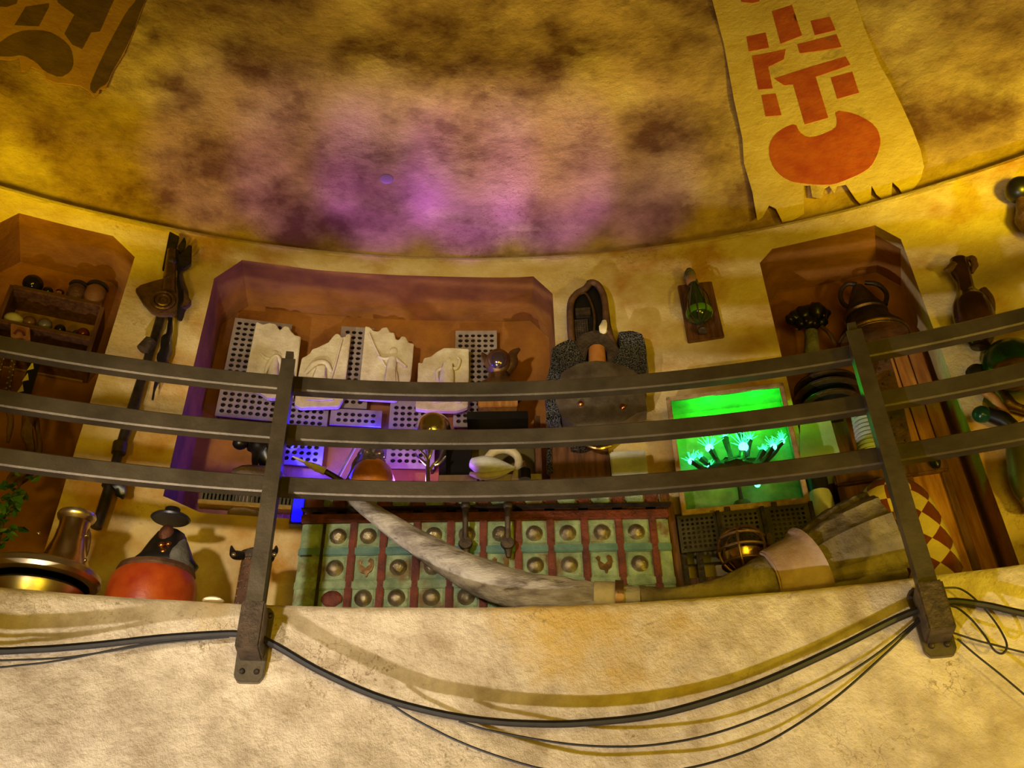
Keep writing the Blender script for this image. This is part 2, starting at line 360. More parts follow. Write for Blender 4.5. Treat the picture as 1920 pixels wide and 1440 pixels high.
struct('wall_back', cyl_patch(NB(), outer, R_WALL, (N1, N2, N3), .085, 0, .008), PLASTER)
# rounded crown of the back wall and the set-back upper wall
prof = [(R_WALL, Z_TOP-.05), (R_WALL+.006, Z_TOP-.01), (R_WALL+.03, Z_TOP+.015), (R_WALL+.08, Z_TOP+.03), (R_WALL+.12, Z_TOP+.035), (R_UP+.05, Z_TOP+.035)]
struct('trim_1', ringwall(prof, -1.5, 1.5, 300, 2, .010, 4), PLASTER)
prof = [(R_UP+.012*math.sin(i*.5), Z_TOP-.05+i*.085) for i in range(50)]
struct('wall_upper', ringwall(prof, TH0, TH1, 340, 4, .016, 2.2), UPPER)
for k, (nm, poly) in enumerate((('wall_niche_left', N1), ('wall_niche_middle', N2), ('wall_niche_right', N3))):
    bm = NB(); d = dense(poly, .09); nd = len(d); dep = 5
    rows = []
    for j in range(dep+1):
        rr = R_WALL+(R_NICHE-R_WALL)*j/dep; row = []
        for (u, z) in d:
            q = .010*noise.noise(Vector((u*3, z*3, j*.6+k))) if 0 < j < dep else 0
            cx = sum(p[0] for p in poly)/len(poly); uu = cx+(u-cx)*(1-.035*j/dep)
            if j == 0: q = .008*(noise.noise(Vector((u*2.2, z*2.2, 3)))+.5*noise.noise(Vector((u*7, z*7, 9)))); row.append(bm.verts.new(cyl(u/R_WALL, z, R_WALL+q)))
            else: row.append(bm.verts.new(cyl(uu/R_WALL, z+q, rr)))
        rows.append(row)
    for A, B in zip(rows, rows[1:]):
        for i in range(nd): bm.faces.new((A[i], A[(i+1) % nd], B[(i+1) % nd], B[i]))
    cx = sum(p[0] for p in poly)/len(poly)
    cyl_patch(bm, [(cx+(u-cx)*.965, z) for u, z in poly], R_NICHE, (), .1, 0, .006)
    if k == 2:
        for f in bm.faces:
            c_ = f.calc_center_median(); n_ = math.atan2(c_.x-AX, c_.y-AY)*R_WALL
            if n_ > n3r-.05 and math.hypot(c_.x-AX, c_.y-AY) < R_NICHE-.03: f.material_index = 1  # right side keeps the wall plaster, without the shade in the colour
    struct(nm, bm, [NICHE_SHADE, PLASTER], smooth=50)

# ------------------------------------------------------------------ banners, disc
def banner(name, label, base, shapes, r, mb, fold=None):
    fr = Fr(*base[len(base)//2], r); root = bpy.data.objects.new(name, None); COL.objects.link(root)
    root.location = (0, 0, 0); root['label'] = label; root['category'] = 'banner'
    o = cyl_patch(NB(), [AZ(x, y, r) for x, y in base], r, (), .05, .006)
    mk('cloth', o, mb, root, smooth=60)
    for poly, m, nm in shapes:
        mk(nm, cyl_patch(NB(), [AZ(x, y, r-.003) for x, y in poly], r-.003, (), .06, .004), m, root, smooth=60)
    return root
def cut(p):
    return [q for a, b in zip(p, p[1:]+p[:1]) for q in ((a[0]*.78+b[0]*.22, a[1]*.78+b[1]*.22), (a[0]*.22+b[0]*.78, a[1]*.22+b[1]*.78))] if len(p) > 14 else p
def Z7(p): return [(1320+u*.3125, v*.3125) for u, v in p]
BR = Z7([(-25, -260), (50, 0), (120, 270), (180, 600), (230, 830), (240, 980), (290, 1150), (305, 1240), (320, 1320), (350, 1300), (390, 1230), (430, 1250), (470, 1330), (530, 1320), (600, 1280), (598, 1110), (637, 1110), (650, 1180), (705, 1185), (722, 1130), (750, 1112), (780, 1160), (800, 1112), (850, 1105), (880, 1150), (910, 1195), (955, 1242), (1000, 1190), (1005, 1112), (1033, 1165), (1085, 1210), (1120, 1238), (1130, 1092), (1170, 1130), (1210, 1197), (1250, 1140), (1300, 1070), (1320, 1000), (1300, 900), (1250, 770), (1190, 640), (1120, 500), (1050, 380), (960, 160), (910, 0), (810, -260)])
ES = [[(195, -60), (330, -80), (332, 8), (290, 18), (225, 10)], [(408, 68), (528, 30), (588, 212), (460, 262)], [(640, 125), (755, 100), (790, 180), (665, 210)],
      [(255, 220), (370, 195), (390, 285), (270, 308)], [(560, 265), (795, 205), (825, 280), (700, 303), (575, 318)],
      [(288, 335), (490, 295), (478, 355), (385, 400), (398, 460), (412, 530), (325, 535)],
      [(420, 470), (640, 400), (850, 338), (878, 388), (670, 460), (745, 705), (605, 745), (535, 505), (480, 510)],
      [(760, 465), (890, 430), (930, 555), (800, 592)], [(345, 570), (430, 560), (465, 690), (370, 698)],
      [(550, 740), (570, 790), (620, 825), (690, 815), (790, 770), (800, 730), (785, 660), (900, 678), (1000, 730), (1045, 780), (1062, 850), (1040, 930), (1000, 1000), (940, 1040), (860, 1075), (780, 1105), (690, 1108), (600, 1100), (530, 1090), (470, 1060), (420, 1010), (392, 940), (390, 870), (420, 810), (480, 765)]]
banner('wall_banner', 'ragged yellow cloth banner with red block emblem, hung high on the right of the wall', BR, [(Z7(cut(e)), BRED, 'emblem') for e in ES], R_UP-.030, BCLOTH)
def Z8(p): return [(u*.2083, v*.2083) for u, v in p]
BL = Z8([(-500, -500), (-500, 560), (0, 530), (100, 540), (170, 520), (190, 640), (230, 640), (280, 600), (390, 640), (420, 710), (500, 745), (580, 750), (720, 770), (790, 810), (850, 870), (885, 850), (900, 800), (950, 800), (1020, 640), (1110, 500), (1200, 300), (1310, 0), (1480, -500)])
DS = [[(230, 60), (440, 30), (440, 60), (350, 235), (130, 225)], [(-100, 440), (0, 380), (100, 310), (220, 270), (430, 275), (560, 350), (640, 430), (665, 560), (640, 640), (540, 700), (400, 640), (330, 560), (200, 490), (100, 510), (-100, 500)],
      [(460, -300), (1180, -300), (1010, 30), (900, 280), (820, 290), (740, 440), (650, 400), (580, 300), (670, 130), (520, 20)],
      [(1230, 0), (1300, -200), (1400, -200), (1290, 30), (1190, 310), (1095, 500), (1010, 640), (965, 750), (890, 790), (850, 850), (800, 790), (860, 640), (950, 450), (1030, 300), (1140, 100)],
      [(-200, -100), (190, -100), (150, 30), (60, 60), (-200, 50)]]
banner('wall_banner', 'tattered dark brown and ochre cloth banner in the upper left corner', BL, [(Z8(cut(e)), BDARK, 'emblem') for e in DS], R_UP-.030, BOCHRE)
fr = Fr(725, 334, R_UP-.022)
bm = NB(); Mx = Matrix.Rotation(PI/2, 3, 'X'); lathe(bm, [(.001, -.0), (.034, 0), (.042, -.004), (.046, -.012), (.046, -.03)], (0, 0, 0), 28, Mx)
solo('cover_disc', bm, mat('violet disc paint', (.45, .33, .35), None, bump=.05), 'small round flush cover disc on the upper wall in the violet glow', 'cover plate', fr)

# ------------------------------------------------------------------ railing
def arc_bar(y_list, r0, r1, h, name, label):
    zs = [TZ(x, y, r0)[1] for x, y in y_list]; z1 = sum(zs)/len(zs); n = 160; bm = NB(); rows = []; c = .006
    for i in range(n+1):
        th = -1.2+2.4*i/n
        pr = [(r0+c, z1), (r1-c, z1), (r1, z1-c), (r1, z1-h+c), (r1-c, z1-h), (r0+c, z1-h), (r0, z1-h+c), (r0, z1-c)]
        rows.append([bm.verts.new(cyl(th, z, r)) for r, z in pr])
    for A, B in zip(rows, rows[1:]):
        for k in range(8): bm.faces.new((A[k], B[k], B[(k+1) % 8], A[(k+1) % 8]))
    bm.faces.new(rows[0]); bm.faces.new(rows[-1][::-1])
    return bm
rroot = bpy.data.objects.new('gallery_railing', None); COL.objects.link(rroot); rroot.location = cyl(0, Z_PAR, R_RAIL)
rroot['label'] = 'curved dark steel gallery railing of three bars on two posts above the parapet'; rroot['category'] = 'railing'
def addr(name, bm, m=METAL, par=None, **k):
    o = mk(name, bm, m, None, **k); o.parent = par or rroot
    o.matrix_parent_inverse = (par.matrix_basis @ Matrix() if par else Matrix.Translation(rroot.location)).inverted() if par is None else Matrix()
    return o
r1c = [(0, 634), (200, 664), (400, 690), (700, 708), (900, 714), (1250, 692), (1450, 668), (1600, 646), (1780, 610), (1918, 574)]
r2c = [(0, 727), (250, 768), (520, 791), (700, 802), (900, 806), (1250, 788), (1600, 738), (1780, 704), (1918, 678)]
r3c = [(0, 830), (300, 872), (520, 892), (900, 905), (1250, 886), (1450, 864), (1640, 838), (1800, 810), (1920, 788)]
for c in (r1c, r2c, r3c): addr('rail', arc_bar(c, R_RAIL, R_RAIL+.052, .072, '', ''), smooth=30)
def post(top, bot, plate_bot, px_w):
    # built in world space from the two measured ends, at the railing's own radius
    a = W(*top, 4.80); b = W(*bot, 4.80)
    th = math.atan2(b.x-AX, b.y-AY); t = Vector((math.cos(th), -math.sin(th), 0)); nrm = Vector((math.sin(th), math.cos(th), 0))
    up = (a-b).normalized(); hw = px_w/2
    M = Matrix(((t.x, nrm.x, up.x, b.x), (t.y, nrm.y, up.y, b.y), (t.z, nrm.z, up.z, b.z), (0, 0, 0, 1)))
    Ln = (a-b).length
    bm = NB()
    box(bm, -hw, hw, 0, .012, 0, Ln, M)
    box(bm, -hw, -hw+.010, .012, .085, 0, Ln-.05, M); box(bm, hw-.010, hw, .012, .085, 0, Ln-.05, M)
    p = addr('post', bm, smooth=30)
    bm = NB(); box(bm, -hw*.55, hw*.55, .013, .045, Ln-.10, Ln+.045, M); addr('post_finial', bm, smooth=30)
    # bracket plate on the parapet
    zb = W(*plate_bot, R_PAR-.03).z; zt = b.z+.16
    Mb = Matrix(((t.x, nrm.x, 0, 0), (t.y, nrm.y, 0, 0), (0, 0, 1, 0), (0, 0, 0, 1)))
    cx = Vector((AX, AY, 0))+nrm*(R_PAR-.004)+t*0; Mb.translation = cx
    bm = NB()
    pl = [(-.05, zb+.02), (-.035, zb), (.035, zb), (.05, zb+.02), (.055, zt-.02), (.04, zt), (-.04, zt), (-.055, zt-.02)]
    prism(bm, [(x, z) for x, z in pl], -.022, .012); bm.transform(Mb); pp = addr('bracket_plate', bm, smooth=30, bevel=.003)
    bm = NB(); box(bm, -hw-.012, hw+.012, 4.785-R_PAR, -.015, b.z-.03, b.z+.13, Mb); addr('socket', bm, IRON, smooth=30, bevel=.006)
    for sx, zz in ((-.024, zb+.035), (.024, zb+.035), (-.044, zt-.03), (.044, zt-.03)):
        bm = NB(); lathe(bm, [(.001, -.036), (.008, -.034), (.010, -.028), (.010, -.018)], (0, 0, 0), 10, Matrix.Rotation(-PI/2, 3, 'X') @ Matrix.Scale(-1, 3, (0, 0, 1)) if False else Matrix(((1, 0, 0), (0, 0, 1), (0, 1, 0))))
        bm.transform(Mb @ Matrix.Translation((sx, 0, zz))); addr('bolt', bm, DARK)
post((541, 672), (466, 1200), (455, 1278), .056)
post((1601, 618), (1762, 1165), (1782, 1228), .058)

# ------------------------------------------------------------------ cables on the parapet
def cable(pts, rad, label, r=None, n=8):
    r = r or R_PAR-.055-rad
    P = [W(x, y, (p[0] if p else r)) for x, y, *p in pts]
    return solo('cable', tube(NB(), spl(P, n), rad, 8), RUBBER, label, 'cable')
cable([(-420, 1185), (-60, 1218), (60, 1218), (180, 1209), (300, 1196), (400, 1189), (445, 1188, 4.90), (480, 1193, 4.90), (520, 1212), (600, 1258), (700, 1303), (800, 1332), (900, 1350), (1000, 1357), (1100, 1355), (1240, 1338), (1400, 1290), (1550, 1225), (1680, 1160), (1740, 1138, 4.90)], .0125, 'thick black cable sagging across the parapet between the two posts')
cable([(1775, 1128, 4.90), (1800, 1128), (1850, 1135), (1985, 1158), (2300, 1160)], .0125, 'thick black cable leaving the right post toward the right edge')
cable([(-420, 1210), (-60, 1236), (40, 1237), (120, 1233), (200, 1222), (300, 1206), (430, 1194)], .0035, 'thin wire just below the thick cable at the far left, upper of the pair')
cable([(-420, 1240), (-60, 1252), (40, 1247), (120, 1237), (210, 1219), (300, 1203), (430, 1192)], .0035, 'thin wire at the far left, lower of the pair')
cable([(735, 1322), (780, 1350), (860, 1390), (940, 1420), (1030, 1444), (1130, 1452), (1260, 1445), (1360, 1422), (1450, 1385), (1560, 1313), (1650, 1235), (1738, 1152, 4.91)], .0038, 'thin wire hanging lowest under the thick cable')
cable([(860, 1352), (920, 1370), (1050, 1393), (1150, 1400), (1240, 1395), (1340, 1375), (1450, 1335), (1560, 1280), (1650, 1222), (1738, 1148, 4.91)], .0038, 'thin wire hanging between the thick cable and the lowest wire')
cable([(1770, 1102, 4.90), (1800, 1104), (1830, 1125), (1865, 1165), (1887, 1205), (1882, 1224), (1865, 1220), (1845, 1190), (1820, 1160), (1795, 1140), (1775, 1135, 4.90)], .0035, 'thin wire looped in a hanging oval right of the right post')
cable([(1755, 1155, 4.90), (1775, 1180), (1810, 1194), (1860, 1208), (1985, 1235), (2300, 1270)], .0035, 'thin wire running from the right bracket to the right edge')
cable([(1795, 1198), (1830, 1228), (1880, 1268), (1985, 1355), (2250, 1560)], .0035, 'thin wire running steeply down right from the right bracket')

# ------------------------------------------------------------------ middle niche: perforated plates and stone tablets
def perf(bm, w, h, p, hr, th=.008, mx=.02):
    nc = max(1, int((w-mx)/p)); nr = max(1, int((h-mx)/p)); x0 = (w-nc*p)/2; z0 = (h-nr*p)/2
    def cellv(x, z):
        return bm.verts.new((x, 0, z))
    for i in range(nc):
        for j in range(nr):
            cx, cz = x0+(i+.5)*p, z0+(j+.5)*p; o = [cellv(cx+sx*p/2, cz+sz*p/2) for sx, sz in ((1, 0), (1, 1), (0, 1), (-1, 1), (-1, 0), (-1, -1), (0, -1), (1, -1))]
            q = [bm.verts.new((cx+hr*math.cos(k*PI/4), 0, cz+hr*math.sin(k*PI/4))) for k in range(8)]
            g = [bm.verts.new((cx+hr*math.cos(k*PI/4), th, cz+hr*math.sin(k*PI/4))) for k in range(8)]
            for k in range(8):
                l = (k+1) % 8
                bm.faces.new((o[k], o[l], q[l], q[k])); bm.faces.new((q[k], q[l], g[l], g[k]))
    for (a, b_, c, d) in ((0, x0, 0, h), (w-x0, w, 0, h), (x0, w-x0, 0, z0), (x0, w-x0, h-z0, h)):
        bm.faces.new([bm.verts.new(v) for v in ((a, 0, c), (b_, 0, c), (b_, 0, d), (a, 0, d))])
    for (a, b_) in (((0, 0), (w, 0)), ((w, 0), (w, h)), ((w, h), (0, h)), ((0, h), (0, 0))):
        bm.faces.new([bm.verts.new(v) for v in ((a[0], 0, a[1]), (b_[0], 0, b_[1]), (b_[0], th, b_[1]), (a[0], th, a[1]))])
    bmesh.ops.remove_doubles(bm, verts=bm.verts, dist=1e-5)
    return bm
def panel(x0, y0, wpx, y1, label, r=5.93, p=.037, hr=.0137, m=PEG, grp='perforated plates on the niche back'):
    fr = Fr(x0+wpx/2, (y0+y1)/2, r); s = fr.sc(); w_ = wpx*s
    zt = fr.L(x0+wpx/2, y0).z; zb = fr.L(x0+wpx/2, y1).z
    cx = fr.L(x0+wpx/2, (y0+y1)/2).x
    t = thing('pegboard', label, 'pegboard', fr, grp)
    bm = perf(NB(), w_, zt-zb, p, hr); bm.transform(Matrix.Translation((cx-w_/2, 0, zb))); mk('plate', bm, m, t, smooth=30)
    bm = box(NB(), cx-w_/2+.004, cx+w_/2-.004, .020, .026, zb+.004, zt-.004); mk('backing', bm, DARK, t)  # dark sheet added to stand for shade in the holes
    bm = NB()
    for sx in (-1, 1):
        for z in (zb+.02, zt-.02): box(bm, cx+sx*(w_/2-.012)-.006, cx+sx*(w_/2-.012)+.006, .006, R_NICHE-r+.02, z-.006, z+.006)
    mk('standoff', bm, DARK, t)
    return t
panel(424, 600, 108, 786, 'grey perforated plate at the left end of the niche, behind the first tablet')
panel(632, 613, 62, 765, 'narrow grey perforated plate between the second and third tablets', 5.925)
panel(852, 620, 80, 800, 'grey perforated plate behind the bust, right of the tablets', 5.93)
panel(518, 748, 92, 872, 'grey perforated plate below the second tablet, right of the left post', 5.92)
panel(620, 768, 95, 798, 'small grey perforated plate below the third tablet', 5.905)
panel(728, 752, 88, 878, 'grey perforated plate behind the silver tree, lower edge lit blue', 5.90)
def tablet(pts, r, label, fig, tilt=0):
    xs = [p[0] for p in pts]; ys = [p[1] for p in pts]; fr = Fr(sum(xs)/len(xs), max(ys)-2, r)
    t = thing('stone_tablet', label, 'relief tablet', fr, 'broken stone tablets in the middle niche')
    P = LX(fr, pts); bm = prism(NB(), P, 0, .035)
    mk('slab', bm, STONE, t, smooth=30, bevel=.004)
    if fig:
        bm = NB()
        for it in fig:
            if it[0] == 'b':
                c = fr.L(it[1], it[2], 0); s = fr.sc(); ball(bm, c, it[3]*s, 14, None, it[4], .35*min(it[4], 1), it[5])
            else:
                q = [fr.L(x, y, -.010) for x, y in it[1]]; rr = [a*1.25*fr.sc() for a in it[2]]
                n = 5; tube(bm, spl(q, n), srad(rr, n), 8)
        for v in bm.verts: v.co.y = max(v.co.y*.9, -.03)
        mk('relief_figure', bm, STONE, t, smooth=60)
    bm = NB(); c = fr.L(sum(xs)/len(xs), sum(ys)/len(ys), 0); box(bm, c.x-.03, c.x+.03, .033, R_NICHE-r-.03, c.z-.01, c.z+.05); mk('hanger', bm, DARK, t)
    return t
tablet([(481, 603), (493, 608), (505, 605), (517, 607), (525, 619), (533, 611), (541, 612), (546, 621), (553, 628), (564, 631), (557, 694), (550, 746), (503, 746), (469, 724), (457, 720), (468, 665)], 5.86,
       'leftmost broken stone tablet, worn smooth, behind the top of the left post', [('t', [(497, 700), (505, 680), (520, 668), (530, 690)], [2, 4, 4, 2]), ('b', 516, 662, 6, 1, 1), ('t', [(512, 735), (512, 700), (516, 672)], [9, 8, 5]), ('t', [(488, 662), (500, 672), (512, 672)], [1.5, 3, 3])])
tablet([(630, 625), (636, 626), (640, 632), (647, 631), (650, 626), (658, 626), (653, 670), (648, 710), (643, 749), (635, 762), (562, 764), (552, 758), (560, 700), (566, 671), (574, 667), (581, 662), (586, 654), (593, 652), (604, 647), (616, 641), (624, 631)], 5.86,
       'second tablet from the left with a slanting broken top and carved staff', [('t', [(641, 636), (632, 670), (622, 705), (608, 745)], [1.6, 1.6, 1.6, 1.6]), ('t', [(572, 700), (590, 682), (610, 680), (622, 698)], [3, 5, 5, 3]), ('t', [(595, 740), (598, 715), (602, 690)], [14, 12, 8]), ('t', [(575, 748), (600, 750), (625, 748)], [1.4, 1.6, 1.4])])
tablet([(685, 611), (693, 613), (700, 620), (710, 621), (717, 614), (726, 613), (731, 623), (739, 623), (742, 636), (748, 637), (753, 630), (760, 631), (766, 642), (776, 644), (773, 680), (770, 709), (762, 733), (742, 750), (672, 746), (676, 702), (681, 655)], 5.86,
       'third tablet from the left, tallest, carved with a figure holding a long staff', [('t', [(692, 624), (702, 648), (712, 668), (724, 688)], [1.5, 1.5, 1.8, 1.5]), ('b', 738, 658, 8, 1, 1.1), ('t', [(732, 735), (733, 700), (736, 672)], [13, 9, 7]), ('t', [(730, 672), (718, 672), (710, 668)], [3.5, 3, 2.5]), ('t', [(742, 672), (752, 680), (762, 688)], [3.5, 3, 2.5]), ('t', [(720, 735), (726, 705), (732, 688)], [4, 4, 3]), ('t', [(744, 735), (742, 705), (738, 688)], [4, 4, 3])])
tablet([(832, 652), (850, 652), (879, 654), (879, 700), (877, 763), (855, 770), (800, 769), (779, 766), (781, 730), (783, 708), (784, 679), (792, 681), (795, 671), (808, 668), (818, 660)], 5.85,
       'rightmost stone tablet beside the bust, carved with a figure raising one arm', [('b', 841, 674, 5.5, 1, 1.1), ('t', [(838, 735), (838, 708), (840, 683)], [10, 12, 9]), ('t', [(845, 690), (856, 690), (862, 676), (858, 670)], [3, 3, 2.5, 2]), ('t', [(830, 690), (820, 696), (820, 712)], [3, 3, 2.5]), ('t', [(812, 754), (838, 751), (864, 754)], [1.5, 1.5, 1.5])])

# bust on its black slab
fr = Fr(935, 775, 5.74)
t = thing('bust', 'bronze bust with round helmeted head and swept crest, on the black slab', 'bust', fr)
s = fr.sc(); z = lambda y: fr.L(935, y).z
bm = NB(); ball(bm, (0.0, -.01, z(683)), 27*s, 20, None, .95, .95, 1.12); mk('head', bm, BRONZE, t)
bm = NB(); ball(bm, (0, -.055, z(686)), 20*s, 18, None, .95, .7, 1.0); mk('visor', bm, mat('polished visor', (.28, .2, .25), None, rough=.15, metal=.9, bump=0), t)
bm = NB(); tube(bm, spl([fr.L(948, 700), fr.L(958, 680), fr.L(962, 664), fr.L(974, 654)], 5), srad([10*s, 14*s, 9*s, 3*s], 5), 10); tube(bm, spl([fr.L(922, 690), fr.L(910, 672), fr.L(904, 662)], 5), srad([9*s, 8*s, 2.5*s], 5), 8); mk('crest', bm, BRONZE, t)
bm = NB(); lathe(bm, [(.12, z(748)), (.13, z(740)), (.115, z(725)), (.06, z(712)), (.05, z(700))], (0, 0, 0), 24, None, 1.05, .75); mk('shoulders', bm, BRONZE, t)
bm = NB(); box(bm, -38*s, 36*s, -.07, .09, 0, z(757)); box(bm, -26*s, 24*s, -.05, .07, z(757), z(746)); mk('plinth', bm, OAK, t, bevel=.004)
fr = Fr(915, 895, 5.70); s = fr.sc()
t = thing('display_stand', 'dark wooden display stand with black slab top under the bust', 'stand', fr)
def q(x, y, yl=0): return fr.L(x, y, yl)
z0 = Z_N2+.0-fr.o.z
bm = box(NB(), q(876, 780).x, q(990, 780).x, -.04, .16, q(930, 792).z, q(930, 778).z); mk('slab_top', bm, BLACK, t, bevel=.004)
bm = box(NB(), q(832, 870, .15).x, q(1010, 870, .15).x, .15, .18, z0, q(930, 790).z); mk('back_panel', bm, mat('olive panel', (.10, .07, .01), (.17, .12, .02), 5, .6), t)
bm = box(NB(), q(825, 870).x, q(838, 870).x, -.05, .18, z0, q(930, 800).z); box(bm, q(838, 870).x, q(882, 870).x, .02, .14, z0, q(930, 815).z); mk('side_panel', bm, BLACK, t)
bm = box(NB(), q(1004, 870).x, q(1015, 870).x, -.05, .18, z0, q(930, 790).z); mk('side_panel', bm, WOOD, t)
bm = box(NB(), q(825, 900).x, q(1015, 900).x, -.06, .18, z0, q(930, 900).z); mk('base', bm, STONE, t)
# beaked skull
fr = Fr(925, 899, 5.60); s = fr.sc(); t = thing('creature_skull', 'pale beaked skull with a smooth shell crest on the display stand', 'skull', fr)
bm = NB(); tube(bm, spl([fr.L(884, 868, -.02), fr.L(905, 873, -.03), fr.L(930, 876, -.02), fr.L(966, 878, 0)], 7), srad([10*s, 19*s, 17*s, 3*s], 7), 18, 0, 1)
for v in bm.verts: v.co.z = v.co.z if v.co.z > 0 else v.co.z*.8
mk('shell', bm, PALE, t, smooth=70)
bm = NB(); tube(bm, spl([fr.L(882, 888, -.03), fr.L(905, 893, -.05), fr.L(935, 889, -.04), fr.L(962, 880, -.01)], 6), srad([4*s, 7*s, 6*s, 2*s], 6), 12); mk('lower_lip', bm, BONE, t)
bm = NB(); tube(bm, spl([fr.L(912, 860, .03), fr.L(928, 846, .03), fr.L(950, 842, .03), fr.L(970, 856, .03), fr.L(972, 875, .02), fr.L(968, 900, .02)], 6), srad([7*s, 9*s, 10*s, 8*s, 8*s, 10*s], 6), 12); mk('cranium_arch', bm, BONE, t)
bm = NB(); tube(bm, [fr.L(898, 893, -.02), fr.L(896, 903, -.02)], .006, 8); tube(bm, [fr.L(905, 893, -.02), fr.L(906, 903, -.02)], .006, 8); mk('peg', bm, DARK, t)
fr = Fr(984, 899, 5.58); s = fr.sc(); t = thing('glass_vial', 'tiny black vial with silver top right of the skull', 'vial', fr)
mk('body', lathe(NB(), [(.001, 0), (.028, 0), (.03, .01), (.03, .05), (.014, .065)], n=16), BLACK, t); mk('cap', lathe(NB(), [(.016, .062), (.017, .085), (.008, .10), (.001, .102)], n=14), SILVER, t)

# silver tree and orb
fr = Fr(803, 940, 5.62); s = fr.sc(); t = thing('silver_tree_stand', 'branching silver tree stand with bare twigs under the metallic orb', 'stand', fr)
L = lambda x, y, yl=0: fr.L(x, y, yl)
z0 = Z_N2-fr.o.z
bm = NB(); tube(bm, spl([Vector((0, 0, z0+.02)), L(803, 915), L(802, 895), L(802, 872), L(803, 858)], 4), srad([7*s, 6*s, 4.5*s, 4*s, 3.4*s], 4), 10)
mk('trunk', bm, SILVER, t)
for pts in ([(803, 885), (812, 872), (825, 858), (835, 832)], [(803, 866), (795, 852), (785, 842), (780, 828)], [(802, 862), (800, 846), (794, 830), (790, 815)], [(803, 862), (808, 848), (812, 832), (818, 815)], [(803, 874), (790, 862), (783, 856), (779, 850)], [(812, 872), (822, 870), (832, 860), (836, 855)], [(804, 860), (803, 840), (802, 815)]):
    bm = NB(); k = random.uniform(-.03, .03); q_ = [L(x, y, k*i/2) for i, (x, y) in enumerate(pts)]; tube(bm, spl(q_, 4), srad([3.2*s, 2.8*s, 2.2*s, 1.6*s][:len(pts)], 4), 8); mk('branch', bm, SILVER, t)
bm = NB(); lathe(bm, [(.001, z0), (.075, z0), (.075, z0+.012), (.02, z0+.03)], n=20); mk('base', bm, SILVER, t)
orb = Fr(812, 806, 5.62); bm = NB(); ball(bm, (0, 0, 0), 34*orb.sc(), 32)
solo('metal_orb', bm, mat('orb metal', (.75, .55, .38), (.85, .82, .75), 3, .16, 1, .12, 14), 'polished silver and copper orb held up by the silver tree', 'orb', orb)

# gourd with ornate cap, leaning rod, quill, small beast statue
fr = Fr(692, 960, 5.56); s = fr.sc(); t = thing('gourd_vessel', 'orange gourd vessel with ornate dark metal cap, left of the silver tree', 'vessel', fr); z0 = Z_N2-fr.o.z
zz = lambda y: fr.L(692, y).z
bm = NB(); lathe(bm, [(.03, z0), (.07, z0+.02), (42*s, zz(915)), (44*s, zz(900)), (36*s, zz(880)), (24*s, zz(868)), (12*s, zz(864))], (0, 0, 0), 28); mk('body', bm, ORANGE, t)
bm = NB(); lathe(bm, [(31*s, zz(876)), (29*s, zz(868)), (26*s, zz(862)), (27*s, zz(856)), (22*s, zz(846)), (14*s, zz(838)), (8*s, zz(834)), (4*s, zz(830)), (.001, zz(829))], (-4*s, 0, 0), 24, wob=lambda a, z: 1+.08*math.sin(8*a)); mk('cap', bm, mat('tarnished silver', (.10, .08, .06), (.38, .32, .24), 30, .3, .9, .5, 60), t)
bm = NB()
for k in range(7): ball(bm, (-4*s+24*s*math.cos(k*.5-2.9), 24*s*math.sin(k*.5-2.9), zz(858)), 4*s, 10)
mk('cap_studs', bm, SILVER, t)
bm = NB(); tube(bm, spl([fr.L(652, 900), fr.L(660, 885), fr.L(664, 870), fr.L(672, 858)], 4), 5*s, 8); mk('side_coil', bm, SILVER, t)
fr = Fr(640, 890, 5.66); bm = NB(); a = fr.L(672, 826, .03); b_ = fr.L(634, 896, -.02); e = b_+(b_-a)*.9; tube(bm, [a, b_, e], .008, 8); ball(bm, a, .012, 10)
solo('thin_rod', bm, mat('painted rod', (.5, .5, .6), None, rough=.4, bump=0), 'thin rod leaning beside the orange gourd, lit blue', 'rod', fr)
fr = Fr(590, 880, 5.60); s = fr.sc(); t = thing('brush', 'brush with white tip and yellow wrapped handle pointing up left', 'brush', fr)
a, b_, c, d = fr.L(549, 856, -.02), fr.L(572, 867, -.01), fr.L(610, 884, 0), fr.L(660, 912, .01)
mk('tip', tube(NB(), [a, (a+b_)/2, b_], [1.5*s, 2.8*s, 3*s], 8), CREAM, t); mk('wrapped_handle', tube(NB(), spl([b_, (b_+c)/2, c], 8), srad([3.5*s, 7*s, 7.5*s], 8), 10, .3), mat('yellow wrap', (.55, .48, .14), (.72, .65, .25), 40, .7), t); mk('shaft', tube(NB(), [c, d], [6*s, 5*s], 8), DARK, t)
fr = Fr(480, 925, 5.66); s = fr.sc(); t = thing('beast_figurine', 'small black crouching beast figurine on a rock, left of the left post', 'figurine', fr); z0 = Z_N2-fr.o.z
bm = NB(); tube(bm, spl([fr.L(452, 822), fr.L(470, 828), fr.L(488, 838), fr.L(505, 862), fr.L(522, 876)], 6), srad([9*s, 15*s, 22*s, 20*s, 9*s], 6), 14, .25)
tube(bm, spl([fr.L(448, 812, .01), fr.L(446, 806), fr.L(452, 800)], 3), srad([6*s, 5*s, 2*s], 3), 8)
tube(bm, spl([fr.L(505, 845, .02), fr.L(522, 832), fr.L(538, 828), fr.L(548, 838)], 5), srad([6*s, 10*s, 12*s, 5*s], 5), 10, .3); mk('body', bm, BLACK, t, smooth=60)
mk('head', ball(NB(), fr.L(450, 832, -.03), 13*s, 14, None, 1.1, 1, .9), BLACK, t)
